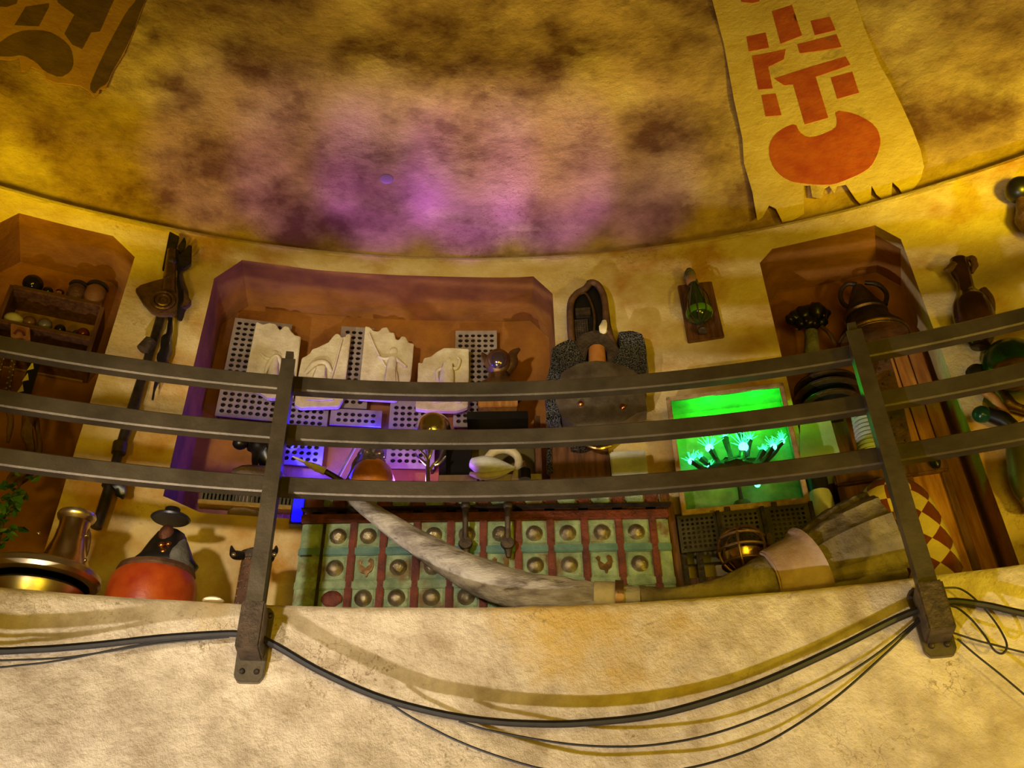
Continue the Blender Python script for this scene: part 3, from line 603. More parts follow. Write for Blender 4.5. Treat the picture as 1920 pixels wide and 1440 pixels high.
bm = NB(); tube(bm, spl([fr.L(480, 850, -.03), fr.L(478, 868, -.04), fr.L(482, 884, -.04)], 4), srad([8*s, 6*s, 5*s], 4), 8); tube(bm, spl([fr.L(508, 862, -.03), fr.L(512, 878, -.04), fr.L(508, 892, -.04)], 4), srad([9*s, 7*s, 5*s], 4), 8); mk('leg', bm, BLACK, t)
bm = NB(); lathe(bm, [(.12, z0), (.13, fr.L(480, 900).z), (.09, fr.L(480, 886).z), (.001, fr.L(480, 882).z)], (0, 0, 0), 18, wob=lambda a, z: 1+.15*math.sin(3*a+z*30)); mk('rock', bm, mat('violet rock', (.22, .15, .12), (.35, .25, .2), 12, .9, 0, .8), t)
# slotted grille at the foot of the niche
fr = Fr(470, 952, 5.53); s = fr.sc(); t = thing('slotted_grille', 'long slotted metal grille with gilt lip at the foot of the middle niche', 'grille', fr)
xa, xb = fr.L(376, 940).x, fr.L(566, 962).x
for (ya, yb, nm) in ((908, 925, 'slot_row'), (928, 943, 'slot_row')):
    bm = NB(); za, zb = fr.L(470, ya).z, fr.L(470, yb).z; n = 26
    box(bm, xa, xb, 0, .012, za-.004, za+.004); box(bm, xa, xb, 0, .012, zb-.004, zb+.004)
    for i in range(n+1):
        x = xa+(xb-xa)*i/n; box(bm, x-.005, x+.005, .001, .011, zb, za)
    mk(nm, bm, PEGD, t)
mk('backing', box(NB(), xa, xb, .02, .028, fr.L(470, 950).z, fr.L(470, 904).z), BLACK, t)
mk('lip', box(NB(), xa-.01, xb+.01, -.012, .05, fr.L(470, 952).z, fr.L(470, 944).z), mat('gilt', (.42, .25, .05), (.55, .35, .09), 20, .35, .7), t, bevel=.003)

# ------------------------------------------------------------------ wall staff
fr = Fr(290, 700, 5.53); s = fr.sc()
t = thing('ceremonial_staff', 'tall dark staff with bladed crown and diamond plate, hung left of the middle niche', 'staff', fr)
L = lambda x, y, yl=0: fr.L(x, y, yl)
mk('shaft', tube(NB(), spl([L(318, 520), L(300, 600), L(275, 680), L(248, 770), L(222, 850), L(200, 930), L(180, 990)], 5), srad([8*s, 9*s, 8*s, 10*s, 8*s, 9*s, 9*s], 5), 10), DARK, t)
Z6 = lambda P: [(230+u*.2291, 430+v*.2291) for u, v in P]
mk('blade', prism(NB(), LX(fr, Z6([(385, 50), (465, 90), (430, 220), (420, 350), (325, 355), (355, 200)])), -.035, -.01), DARK, t, bevel=.003)
mk('blade', prism(NB(), LX(fr, Z6([(505, 90), (520, 130), (510, 190), (470, 215), (450, 170)])), -.03, -.01), DARK, t, bevel=.003)
mk('blade', prism(NB(), LX(fr, Z6([(540, 160), (567, 165), (562, 310), (500, 355), (440, 350), (450, 250), (490, 220)])), -.035, -.008), DARK, t, bevel=.003)
mk('plate', prism(NB(), LX(fr, Z6([(105, 530), (150, 495), (260, 460), (340, 440), (470, 430), (510, 480), (520, 560), (567, 630), (545, 665), (470, 690), (420, 740), (300, 740), (240, 715), (170, 640)])), -.045, -.015), LEATHER, t, bevel=.006)
bm = NB()
for (u, v, rr) in ((330, 580, 85), (330, 580, 50)):
    c = L(230+u*.2291, 430+v*.2291, -.055); R_ = rr*.2291*s
    tube(bm, [c+Vector((R_*math.cos(a*PI/10), 0, R_*math.sin(a*PI/10))) for a in range(21)], .010, 8)
mk('ring', bm, BRONZE, t)
for bx, by in ((322, 490), (316, 524)): mk('boss', ball(NB(), L(bx, by, -.045), 10*s, 12), IRON, t)
mk('collar', tube(NB(), [L(316, 550, -.04), L(319, 505, -.035), L(322, 470, -.03)], [14*s, 11*s, 9*s], 12), BRONZE, t)
mk('side_wing', tube(NB(), spl([L(334, 470, -.02), L(338, 520, -.03), L(344, 560, -.03), L(336, 600, -.02)], 5), srad([5*s, 9*s, 13*s, 6*s], 5), 8, .5, .5), BLACK, t)
bm = NB(); tube(bm, spl([L(320, 590, -.01), L(318, 620, -.02), L(310, 650, -.02), L(304, 690, -.01), L(292, 720, 0), L(286, 750, 0)], 6), srad([5*s, 7*s, 13*s, 11*s, 4*s, 2*s], 6), 8, .7, .5); mk('cloth_tatter', bm, BLACK, t, smooth=60)
mk('collar', tube(NB(), [L(283, 640, -.03), L(268, 656, -.03)], 13*s, 10), IRON, t); mk('collar', tube(NB(), [L(226, 830, -.01), L(222, 850, -.01)], 12*s, 10), IRON, t)
bm = NB(); tube(bm, spl([L(208, 900, -.02), L(222, 908, -.03), L(228, 925, -.03), L(230, 936, -.02)], 4), srad([6*s, 11*s, 8*s, 1.5*s], 4), 8, .5); mk('feather_tuft', bm, BLACK, t)
mk('end_ring', tube(NB(), [L(206, 898, -.005), L(203, 912, -.005)], 11*s, 10), IRON, t)
mk('wall_hook', box(NB(), L(300, 600).x-.01, L(300, 600).x+.01, 0, .07, L(300, 610).z, L(300, 596).z), DARK, t)

# ------------------------------------------------------------------ left niche: cabinet and curios
fr = Fr(100, 640, 5.78); s = fr.sc(); t = thing('open_cabinet', 'dark open shelf cabinet with gilt shelf edges inside the left niche', 'cabinet', fr)
L = lambda x, y, yl=0: fr.L(x, y, yl)
xl, xr = L(26, 560).x, L(190, 575).x
zs1 = (L(30, 533).z+L(190, 572).z)/2; zs2 = (L(20, 597).z+L(165, 637).z)/2; zs3 = zs2-.13
xl2 = xl-.02
for nm, zc in (('shelf', zs1), ('shelf', zs2), ('shelf', zs3)):
    bm = box(NB(), xl2, xr, 0, .19, zc-.022, zc-.004); o = mk(nm, bm, WOOD, t)
    mk('shelf_edge', box(NB(), xl2, xr, -.008, .002, zc-.014, zc), BRASS, o)
mk('side_panel', box(NB(), xr-.004, xr+.018, 0, .19, zs3-.03, zs1-.02), WOOD, t); mk('side_panel', box(NB(), xl2-.02, xl2, 0, .19, zs3-.03, zs1), WOOD, t)
mk('back_panel', box(NB(), xl2, xr, .185, .20, zs3-.03, zs1), mat('cabinet back', (.28, .14, .04), (.40, .22, .07), 6, .7), t)
ztop, zmid = zs1+fr.o.z, zs2+fr.o.z
def curio(x, y, rpx, base, m, label, name='glass_ball', cat='ball', yl=.025, sx=1, sz=1):
    f2 = Fr(x, y, fr.r+yl); p = f2.L(x, y); r_ = rpx*f2.sc(); f2.o.z = base; bm = NB()
    ball(bm, (0, 0, r_*sz*.96), r_, 20, None, sx, sx, sz); return solo(name, bm, m, label, cat, f2, 'curios on the cabinet in the left niche')
GL = mat('dark glass', (.01, .008, .006), None, rough=.08, bump=0)
curio(66, 522, 18, ztop, GL, 'large glossy black ball at the left of the cabinet top')
curio(95, 533, 9, ztop, GL, 'small black ball beside the large one on the cabinet top')
curio(29, 592, 17, zmid, mat('yellow stone', (.40, .34, .06), (.55, .47, .12), 12, .7), 'flat yellowish stone at the left end of the middle shelf', 'stone', 'stone', sz=.65)
curio(60, 592, 12, zmid, mat('brown marble', (.10, .04, .015), (.22, .10, .04), 10, .15, bump=0), 'glossy brown ball right of the yellow stone')
curio(88, 599, 13, zmid, mat('grey marble', (.10, .08, .06), (.20, .16, .12), 10, .2, bump=0), 'greyish round ball in the middle of the shelf')
curio(115, 611, 10, zmid, GL, 'dark ball right of the greyish ball on the shelf')
curio(134, 612, 9, zmid, BRONZE, 'small bronze ball near the right end of the shelf', yl=.06)
curio(158, 619, 11, zmid, mat('maroon glaze', (.10, .012, .008), None, rough=.12, bump=0), 'maroon ball at the right end of the middle shelf')
curio(153, 601, 10, zmid, mat('slate', (.03, .035, .035), None, rough=.2, bump=0), 'dark slate ball behind the maroon ball', yl=.07, sz=1.3)
def jar(x, base, rpx, hpx, m, lid, label, yl=.035):
    f2 = Fr(x, 560, fr.r+yl); f2.o.z = base; s2 = f2.sc()*1.15; t2 = thing('jar', label, 'jar', f2, 'jars on the cabinet top in the left niche'); R_ = rpx*s2; H = hpx*s2
    mk('body', lathe(NB(), [(.001, 0), (R_*.8, 0), (R_, H*.3), (R_, H*.7), (R_*.7, H*.85)], n=20), m, t2)
    mk('lid', lathe(NB(), [(R_*.75, H*.84), (R_*1.1, H*.86), (R_*1.0, H*.95), (R_*.3, H), (.001, H*1.05)], n=20), lid, t2)
jar(108, ztop, 6, 16, BRASS, IRON, 'tiny brass jar beside the black balls on the cabinet top')
jar(140, ztop, 14, 38, LEATHER, DARK, 'dark brown jar in the middle of the cabinet top')
jar(176, ztop, 16, 44, mat('clay', (.20, .08, .03), (.30, .13, .05), 10, .6), DARK, 'reddish clay jar with black lid at the right end of the cabinet top')
f2 = Fr(38, 622, 5.76); bm = NB(); c = [f2.L(x, y) for x, y in ((20, 605), (56, 613), (57, 636), (20, 630))]; prism(bm, c, 0, .04)
t2 = thing('wooden_box', 'small brown carved wooden box hanging below the middle shelf', 'box', f2); mk('body', bm, OAK, t2, bevel=.004)
bm = NB(); tube(bm, spl([f2.L(27, 626, -.006), f2.L(33, 620, -.008), f2.L(42, 622, -.008), f2.L(46, 629, -.006)], 4), .006, 6); mk('carving', bm, RUST, t2)
# hanging straps
f2 = Fr(55, 700, 5.74); s2 = f2.sc(); t2 = thing('patterned_strap', 'black strap with cream triangles hanging below the cabinet in the left niche', 'strap', f2)
mk('strap_band', prism(NB(), LX(f2, [(62, 655), (82, 658), (60, 732), (54, 760), (28, 757), (40, 728)]), 0, .012), BLACK, t2)
for a in (0, 1, 2, 3, 4):
    x, y = 68-a*9.5, 664+a*21
    mk('triangle', prism(NB(), LX(f2, [(x-8, y+9), (x+3, y-7), (x+5, y+6)], -.003), -.003, .002), CREAM, t2)
for k, (xs, nm) in enumerate((((10, -2, -8), 'left'), ((30, 22, 14), 'right'))):
    f2 = Fr(xs[1], 690, 5.73); bm = NB(); P_ = spl([f2.L(xs[0], 655), f2.L(xs[1], 695), f2.L(xs[2], 735), f2.L(xs[2]-3, 760)], 8)
    t2 = thing('beaded_cord', 'beaded cord hanging in the left niche, %s of the pair beside the black strap' % ('further left' if k == 0 else 'nearer'), 'beaded cord', f2, 'beaded cords in the left niche')
    mk('cord', tube(NB(), P_, .012, 8), LEATHER, t2)
    bm = NB()
    for i, p in enumerate(P_): ball(bm, p+Vector((.007*(-1)**i, -.010, 0)), .006, 8)
    mk('beads', bm, SILVER, t2)
# dark twisted branch and ivy
f2 = Fr(50, 850, 5.62); s2 = f2.sc(); t2 = thing('gnarled_branch', 'gnarled dark forked branch in the left niche behind the lower rails', 'branch', f2)
for pts, rr in (([(10, 750), (20, 790), (14, 830)], [5, 6, 3]), ([(75, 752), (55, 780), (52, 815), (58, 850), (50, 880), (20, 905), (5, 915)], [10, 12, 11, 8, 9, 8, 5]), ([(62, 775), (72, 810), (74, 845), (62, 880), (35, 905)], [7, 5, 5, 7, 7]), ([(36, 855), (25, 885), (10, 915)], [4, 5, 5])):
    mk('stem', tube(NB(), spl([f2.L(x, y, random.uniform(-.03, .03)) for x, y in pts], 5), srad([r_*s2 for r_ in rr], 5), 8, .5), LEATHER, t2, smooth=60)
f2 = Fr(15, 950, 5.45); s2 = f2.sc(); t2 = thing('ivy_garland', 'green leafy garland trailing down at the far left edge', 'garland', f2)
P_ = spl([f2.L(38, 905), f2.L(30, 925), f2.L(15, 945), f2.L(8, 970), f2.L(2, 1000), f2.L(-12, 1050)], 8)
mk('vine', tube(NB(), P_, .006, 6), LEATHER, t2)
bm = NB()
for i in range(90):
    p = P_[random.randrange(len(P_))]+Vector((random.gauss(0, .032), random.gauss(0, .025), random.gauss(0, .03)))
    M = Matrix.Translation(p) @ (Matrix.Rotation(random.uniform(0, 6.3), 4, 'Z') @ Matrix.Rotation(random.uniform(-1.2, 1.2), 4, 'X') @ Matrix.Rotation(random.uniform(0, 6.3), 4, 'Y'))
    l = random.uniform(.022, .04)
    vs = [bm.verts.new(M @ Vector(v)) for v in ((0, 0, 0), (l*.45, .004, l*.5), (l*.25, .002, l*1.1), (0, -.004, l*1.4), (-l*.25, .002, l*1.1), (-l*.45, .004, l*.5), (0, -.006, l*.6))]
    for a, b_ in ((0, 1), (1, 2), (2, 3), (3, 4), (4, 5), (5, 0)): bm.faces.new((vs[a], vs[b_], vs[6]))
o = mk('leaves', bm, GLEAF, t2); o['kind'] = 'stuff'
# brass vessel
fr = Fr(95, 1100, 5.24, Z_GAL); s = fr.sc(); t = thing('brass_bell_vessel', 'large brass bell-shaped vessel with stepped rims behind the parapet at far left', 'vessel', fr)
zz = lambda y, x=100: fr.L(x, y).z
R_ = 103*s; cx = fr.L(95, 1090).x-.01
PB = mat('pale brass', (.62, .50, .30), (.80, .68, .42), 5, .33, 1, .05, 20)
mk('body', lathe(NB(), [(R_*.60, zz(1076)), (R_*.50, zz(1062)), (R_*.38, zz(1040)), (R_*.30, zz(1012)), (R_*.27, zz(985)), (R_*.29, zz(968))], (cx+.035, 0, 0), 40), BRASS, t)
mk('neck_ring', lathe(NB(), [(R_*.27, zz(976)), (R_*.34, zz(970)), (R_*.36, zz(964)), (R_*.34, zz(959)), (R_*.26, zz(957)), (.001, zz(958))], (cx+.035, 0, 0), 40), PB, t)
mk('foot_rim', lathe(NB(), [(R_*.90, zz(1100)), (R_*1.03, zz(1097)), (R_*1.08, zz(1090)), (R_*1.06, zz(1080)), (R_*.98, zz(1074)), (R_*.55, zz(1066))], (cx-.03, 0, 0), 56), PB, t)
mk('foot_well', lathe(NB(), [(R_*.90, zz(1100)), (R_*.86, zz(1090)), (R_*.5, zz(1086))], (cx-.03, 0, 0), 56), DARK, t)
mk('foot_rim', lathe(NB(), [(R_*.55, 0), (R_*.72, zz(1150)), (R_*.86, zz(1122)), (R_*.87, zz(1114)), (R_*.80, zz(1108)), (R_*.55, zz(1104)), (R_*.50, zz(1086))], (cx-.03, 0, 0), 56), PB, t)
mk('handle', tube(NB(), spl([fr.L(148, 975), fr.L(166, 1000), fr.L(162, 1035), fr.L(150, 1060)], 5), 4.5*s, 8), BRONZE, t)
for x, y in ((72, 1000), (162, 1004), (160, 1050)): mk('stud', ball(NB(), fr.L(x, y, -.04), 4*s, 10), SILVER, t)
# drum and the hatted figurine
fr = Fr(285, 1112, 5.22, Z_GAL); s = fr.sc(); t = thing('red_drum', 'orange-red round drum with brown rim behind the parapet', 'drum', fr); zz = lambda y, x=285: fr.L(x, y).z
R_ = 82*s
mk('shell', lathe(NB(), [(R_*.8, 0), (R_*.98, .05), (R_, zz(1108)), (R_*.95, zz(1088)), (R_*.86, zz(1078))], n=44), RED, t)
mk('rim', lathe(NB(), [(R_*.86, zz(1082)), (R_*.90, zz(1076)), (R_*.86, zz(1068)), (R_*.6, zz(1064)), (.001, zz(1063))], n=44), LEATHER, t)
dtop = zz(1064)+fr.o.z
fr = Fr(312, 1064, 5.22, dtop); s = fr.sc(); t = thing('seated_figurine', 'black seated figurine in a wide round hat on the red drum', 'figurine', fr)
L = lambda x, y, yl=0: fr.L(x, y, yl)
zz = lambda y, x=312: fr.L(x, y).z
mk('body', lathe(NB(), [(.001, -.002), (50*s, 0), (54*s, .02), (44*s, zz(1045)), (32*s, zz(1020)), (22*s, zz(1000)), (10*s, zz(992))], (-.01, 0, 0), 28, None, 1.1, .8, wob=lambda a, z: 1+.05*math.sin(5*a+z*20)), BLACK, t, smooth=60)
mk('head', ball(NB(), L(312, 1002, -.03), 16*s, 18, None, .9, .9, 1.2), mat('dark bronze face', (.10, .035, .02), (.22, .08, .04), 25, .3, .5, .4), t)
bm = NB(); ball(bm, L(303, 1022, -.06), 7*s, 12); ball(bm, L(316, 1020, -.065), 6*s, 12); ball(bm, L(306, 1034, -.065), 7*s, 12); mk('carved_beads', bm, COPPER, t)
mk('hat', lathe(NB(), [(34*s, 0), (37*s, .006), (35*s, .012), (16*s, .022), (14*s, .05), (.001, .055)], L(320, 973)-Vector((0, 0, .005)), 32), BLACK, t)
bm = NB(); tube(bm, spl([L(348, 1008, 0), L(343, 1030, -.04), L(338, 1050, -.06), L(352, 1076, -.03)], 6), srad([2*s, 16*s, 24*s, 20*s], 6), 14, .1, .5)
mk('felt_cape', bm, GREYL, t, smooth=70)
# studded quiver behind the left post
fr = Fr(470, 1125, 5.20, Z_GAL); s = fr.sc(); t = thing('studded_quiver', 'studded leather quiver with silver-tipped crown, half hidden by the left post', 'quiver', fr); L = lambda x, y, yl=0: fr.L(x, y, yl)
mk('body', lathe(NB(), [(30*s, 0), (30*s, L(470, 1060).z), (29*s, L(470, 1040).z)], (0, 0, 0), 20, None, 1, .6), LEATHER, t)
bm = NB()
for i in range(11):
    for j in range(3):
        a = -2.6+j*.30; zq = .02+i*.03; ball(bm, (30*s*math.cos(a)*1.0, 30*s*math.sin(a)*.6, zq), .0055, 6)
mk('studs', bm, SILVER, t)
mk('collar', lathe(NB(), [(30*s, L(470, 1050).z), (33*s, L(470, 1046).z), (33*s, L(470, 1036).z), (20*s, L(470, 1030).z)], (0, 0, 0), 20, None, 1, .7), IRON, t)
for x0, x1_ in ((452, 440), (490, 512)):
    d_ = 1 if x1_ > x0 else -1; bm = NB(); tube(bm, spl([L(x0, 1042, -.03), L(x0+d_*12, 1040, -.05), L(x1_+d_*4, 1034, -.05), L(x1_+d_*6, 1024, -.04)], 5), srad([9*s, 9*s, 6*s, 2*s], 5), 10); mk('horn_tip', bm, BLACK, t)
    mk('ferrule', ball(NB(), L(x1_+d_*2, 1040, -.065), 5*s, 12), SILVER, t)
mk('pouch', box(NB(), L(492, 1050).x, L(506, 1050).x, -.05, .03, L(500, 1072).z, L(500, 1040).z), LEATHER, t, bevel=.006)
fr = Fr(400, 1128, R_PAR+.03, Z_PAR+.004); solo('white_pebble', lathe(NB(), [(.001, 0), (.034, 0), (.040, .006), (.03, .014), (.001, .016)], n=20), CREAM, 'flat white disc lying on the parapet top left of the left post', 'disc', fr)

# ------------------------------------------------------------------ green chest
fr = Fr(915, 1100, 5.27, Z_GAL); s = fr.sc(); t = thing('treasure_chest', 'long green painted chest with red straps and domed studs behind the parapet', 'chest', fr)
L = lambda x, y, yl=0: fr.L(x, y, yl)
xl, xr = L(558, 1050).x, L(1262, 1050).x; zt = L(915, 964).z
mk('body', box(NB(), xl, xr, 0, .24, 0, zt), GREEN, t, bevel=.008)
SX = [L(x, 1045, 0).x for x in (603, 659, 717, 780, 844, 906, 972, 1034, 1099, 1165, 1230)]
rows_y = [(983, 1024), (1038, 1088), (1100, 1140)]
for x in SX[1:]:
    mk('strap', box(NB(), x-.016, x+.016, -.014, .002, 0, zt-.01), RUST, t, bevel=.004)
mk('corner_strip', box(NB(), SX[0]-.006, SX[0]+.006, -.012, .002, 0, zt-.01), DARK, t)
mk('top_rim', box(NB(), xl-.004, xr+.004, -.022, .01, zt-.035, zt+.004), RUST, t, bevel=.005)
for yb, m in ((1031, TEAL), (1094, GREEN)):
    zc = L(915, yb).z; mk('cross_band', box(NB(), xl, xr, -.011, .002, zc-.018, zc+.018), m, t, bevel=.004)
BS = {(1, 1), (1, 8)}; cells = list(zip(SX, SX[1:]))+[(SX[-1], xr)]
stud = lambda: lathe(NB(), [(.036, 0), (.036, -.006), (.031, -.011), (.026, -.020), (.014, -.028), (.001, -.031)], (0, 0, 0), 20, Matrix(((1, 0, 0), (0, 0, 1), (0, 1, 0))))
STUDM = mat('chest stud bronze', (.22, .17, .10), (.50, .42, .28), 22, .3, .85, .4, 60)
for j, (ya, yb) in enumerate(rows_y):
    za, zb = L(915, ya).z, L(915, yb).z
    for i, (a, b_) in enumerate(cells[:10]):
        mk('inset_panel', box(NB(), a+.022, b_-.022, -.009, .002, zb+.006, za-.006), GREEN, t, bevel=.004)
        c = Vector(((a+b_)/2, -.008, (za+zb)/2))
        if (j, i) in BS or (j, i) == (1, 5):
            bm = NB(); k = .9
            prism(bm, [(c.x+u*k, c.z+v*k) for u, v in ((-.040, .030), (-.028, .040), (-.018, .032), (-.022, .014), (0, -.002), (.016, .012), (.010, .034), (.020, .045), (.034, .036), (.038, .010), (.030, -.018), (.014, -.030), (.010, -.045), (.002, -.045), (-.002, -.030), (-.022, -.024), (-.030, -.004), (-.030, .016))], c.y-.008, c.y+.001)
            mk('bird_ornament', bm, BRONZE, t)
        elif (j, i) == (2, 0): mk('stud', ball(NB(), c, .04, 14, None, 1.1, .3, .9), RUST, t)
        else:
            bm = stud(); bm.transform(Matrix.Translation(c)); mk('stud', bm, STUDM, t)
for y in (1005, 1060, 1115):
    z_ = L(600, y).z; mk('inset_panel', box(NB(), xl+.012, SX[0]-.02, -.008, .002, z_-.05, z_+.05), GREEN, t, bevel=.004)
for y in (1040, 1100): z_ = L(600, y).z; mk('side_patch', box(NB(), xl+.012, xl+.06, -.010, .002, z_-.012, z_+.012), RUST if y > 1050 else DARK, t)
# lid with a rounded front
lz0, lz1 = L(915, 958).z, L(915, 922).z
lp = [(-.035, lz0), (-.045, lz0+.03), (-.04, lz1-.03), (-.02, lz1), (.03, lz1+.03), (.12, lz1+.045), (.24, lz1+.045), (.24, lz0)]
def lidpiece(x0, x1_, off, m, nm, i0=0, i1=None):
    bm = NB(); pr = [(y-off, z+(off if z > lz0+.01 else 0)) for y, z in lp]; A = [bm.verts.new((x0, y, z)) for y, z in pr]; B = [bm.verts.new((x1_, y, z)) for y, z in pr]
    for k in range(len(pr)): bm.faces.new((A[k], B[k], B[(k+1) % len(pr)], A[(k+1) % len(pr)]))
    bm.faces.new(A[::-1]); bm.faces.new(B); return mk(nm, bm, m, t, bevel=.003)
lidpiece(xl+.01, xr+.01, 0, WOOD, 'lid')
for x in [SX[0]-.04, SX[1]-.06]+SX[2:]: lidpiece(x-.024, x+.024, .010, RUST, 'lid_strap')
LS = [SX[0]-.04, SX[1]-.06]+SX[2:]+[xr]
for a, b_ in zip(LS, LS[1:]):
    mk('lid_panel', box(NB(), a+.034, b_-.034, -.053, -.03, lz0+.008, lz1-.012), GREEN, t, bevel=.005)
mk('lid_edge', box(NB(), xl, xr+.012, -.055, -.02, lz0-.003, lz0+.003), DARK, t)
for x in (873, 952):
    a, b_, c = L(x, 948, -.07), L(x, 1020, -.055), L(x+2, 1045, -.05)
    bm = NB(); tube(bm, spl([a, (a+b_)/2+Vector((0, -.02, 0)), b_], 5), srad([.015, .012, .014], 5), 8)
    ball(bm, a, .022, 12); lathe(bm, [(.001, -.018), (.026, -.014), (.030, 0), (.026, .012), (.001, .016)], b_+Vector((0, -.005, 0)), 20, Matrix(((1, 0, 0), (0, 0, 1), (0, 1, 0)))); tube(bm, [b_, c], [.022, .010], 8)
    mk('latch', bm, IRON, t, smooth=50)
# dark timber frame right of the chest
fr = Fr(1283, 1105, 5.40, Z_GAL); s = fr.sc(); t = thing('timber_upright', 'dark timber upright standing right of the green chest', 'upright', fr)
zq = fr.L(1283, 940).z
mk('upright', box(NB(), -.035, .0, -.02, .12, 0, zq), WOOD, t, bevel=.006); mk('cheek', box(NB(), .0, .03, .02, .10, 0, zq-.05), DARK, t); mk('base_block', box(NB(), -.04, .30, .03, .12, 0, fr.L(1283, 1080).z), WOOD, t)

# ------------------------------------------------------------------ great horn
Hp = [(648, 929, 5.20, 7), (690, 955, 5.18, 15), (760, 1003, 5.16, 22), (830, 1045, 5.14, 28), (900, 1082, 5.12, 35), (980, 1108, 5.11, 36), (1060, 1117, 5.10, 32), (1120, 1120, 5.10, 27), (1200, 1122, 5.10, 22), (1270, 1120, 5.11, 19), (1340, 1112, 5.13, 24), (1400, 1096, 5.15, 34), (1450, 1082, 5.17, 46), (1500, 1067, 5.19, 57), (1560, 1042, 5.22, 74), (1610, 1024, 5.24, 84), (1650, 1012, 5.26, 90)]
fr = Fr(1000, 1115, 5.12); t = thing('great_horn', 'huge curved grey horn lying across the chest with a flared bark-like bell', 'horn', fr)
inv = (Matrix.Translation(fr.o) @ Matrix.Rotation(-fr.th, 4, 'Z')).inverted()
C_ = [inv @ W(x, y, r) for x, y, r, _ in Hp]; RR_ = []
for (x, y, r, px) in Hp: RR_.append(px*(W(x, y, r)-CAM).dot(_F)/FPX)
a = spl(C_[:9], 8); b_ = srad(RR_[:9], 8); mk('horn_body', tube(NB(), a, b_, 26, .12), HORN, t, smooth=60)
a = spl(C_[8:13], 8); b_ = srad(RR_[8:13], 8); mk('pipe', tube(NB(), a, b_, 20, .14), BELL, t, smooth=60)
a = spl(C_[13:], 14); b_ = srad(RR_[13:], 14); bm = NB(); tube(bm, a, b_, 72, 0)
ax0 = a[0]
for v in bm.verts:
    k = min(range(len(a)), key=lambda i: (a[i]-v.co).length_squared if False else abs((v.co-a[i]).dot((a[-1]-a[0]).normalized())))
    d_ = v.co-a[k]; ang = math.atan2(d_.z, d_.y); v.co = a[k]+d_*(1+.045*math.sin(13*ang+1.2*noise.noise(Vector((k*.25, ang, 0))))+.03*math.sin(29*ang+2))
mk('bell', bm, BELL, t, smooth=70)
a = spl(C_[12:14], 6); mk('band', tube(NB(), spl([C_[12]+(C_[11]-C_[12])*.2, C_[12], C_[13], C_[13]+(C_[14]-C_[13])*.3], 6), srad([RR_[12]*1.05, RR_[12]*1.16, RR_[13]*1.12, RR_[14]*1.0], 6), 28), mat('pinkish hide band', (.26, .15, .10), (.42, .28, .20), 8, .6, 0, .4), t, smooth=60)
mk('band', tube(NB(), spl([C_[7]+(C_[6]-C_[7])*.1, C_[7]+(C_[8]-C_[7])*.5], 2), RR_[7]*1.10, 20), mat('tan binding', (.35, .27, .14), (.5, .4, .22), 16, .7), t)
mk('band', tube(NB(), [C_[7]+(C_[8]-C_[7])*.42, C_[7]+(C_[8]-C_[7])*.62], RR_[7]*1.22, 20), BRONZE, t)
bm = NB()
for x, y in ((668, 933), (684, 934), (683, 941)): ball(bm, inv @ W(x, y, 5.165), .006, 8)
mk('tip_hole', bm, BLACK, t)

# ------------------------------------------------------------------ armour between the niches
fr = Fr(1120, 760, 5.50); s = fr.sc(); t = thing('armour_suit', 'dark hooded suit of armour with chain mail hung between middle niche and green case', 'armour', fr)
L = lambda x, y, yl=0: fr.L(x, y, yl); Z9 = lambda P: [(1000+u*.2778, 500+v*.2778) for u, v in P]
hood = Z9([(350, 95), (380, 74), (415, 82), (445, 105), (480, 150), (500, 205), (512, 290), (522, 380), (540, 450), (556, 520), (548, 560), (500, 585), (380, 600), (290, 580), (262, 530), (246, 480), (240, 350), (242, 230), (262, 190), (290, 165), (345, 142)])
mk('hood_back', prism(NB(), LX(fr, hood), .0, .06), BLACK, t, bevel=.01)
rim = [L(x, y, -.03) for x, y in Z9([(262, 530), (250, 400), (252, 250), (290, 185), (350, 150), (385, 110), (430, 120), (468, 180), (485, 260), (492, 380), (520, 470), (545, 540)])]
mk('hood_rim', tube(NB(), spl(rim, 5), 7*s, 10), LEATHER, t)
mk('face_grille', (lambda bm: (bm.transform(Matrix.Translation(L(1076, 640, -.012))), bm)[1])(perf(NB(), 30*s, 44*s*1.2, .012, .0035, .004, .004)), IRON, t)
mk('eye_slit', box(NB(), L(1078, 0+575).x, L(1106, 575).x, -.03, .0, L(1090, 597).z, L(1090, 583).z), IRON, t, bevel=.003)
mk('hood_strut', tube(NB(), spl([L(1113, 640, -.02), L(1114, 590, -.03), L(1100, 552, -.03), L(1082, 553, -.02)], 5), 2.5*s, 8), BRONZE, t)
mk('hood_strut', tube(NB(), spl([L(1125, 640, -.02), L(1133, 590, -.04), L(1128, 545, -.03)], 5), 2.2*s, 8), SILVER, t)
bm = NB(); tube(bm, spl([L(1133, 603, -.04), L(1131, 616, -.05), L(1130, 632, -.03)], 4), srad([5*s, 9*s, 4*s], 4), 8, .6); mk('tassel', bm, CREAM, t, smooth=60)
collar = [(L(x, y, -.01)) for x, y in Z9([(270, 545), (330, 480), (410, 455), (480, 465), (545, 530), (590, 600), (560, 660), (505, 700), (495, 590), (430, 540), (370, 580), (345, 680), (300, 640)])]
mk('neck_plate', prism(NB(), collar, -.05, .0), IRON, t, bevel=.006)
mk('neck_tube', tube(NB(), [L(1119, 655, -.03), L(1120, 680, -.035), L(1121, 712, -.04)], [16*s, 17*s, 17*s], 20), mat('orange wood tube', (.40, .14, .025), (.58, .24, .06), 8, .45), t)
def mailpiece(pts, y0, label):
    bm = prism(NB(), LX(fr, Z9(pts)), y0, .03); bmesh.ops.triangulate(bm, faces=bm.faces); bmesh.ops.subdivide_edges(bm, edges=bm.edges, cuts=3, use_grid_fill=True); rough(bm, .018, 9, y0); return mk('chain_mail', bm, MAIL, t, smooth=80)
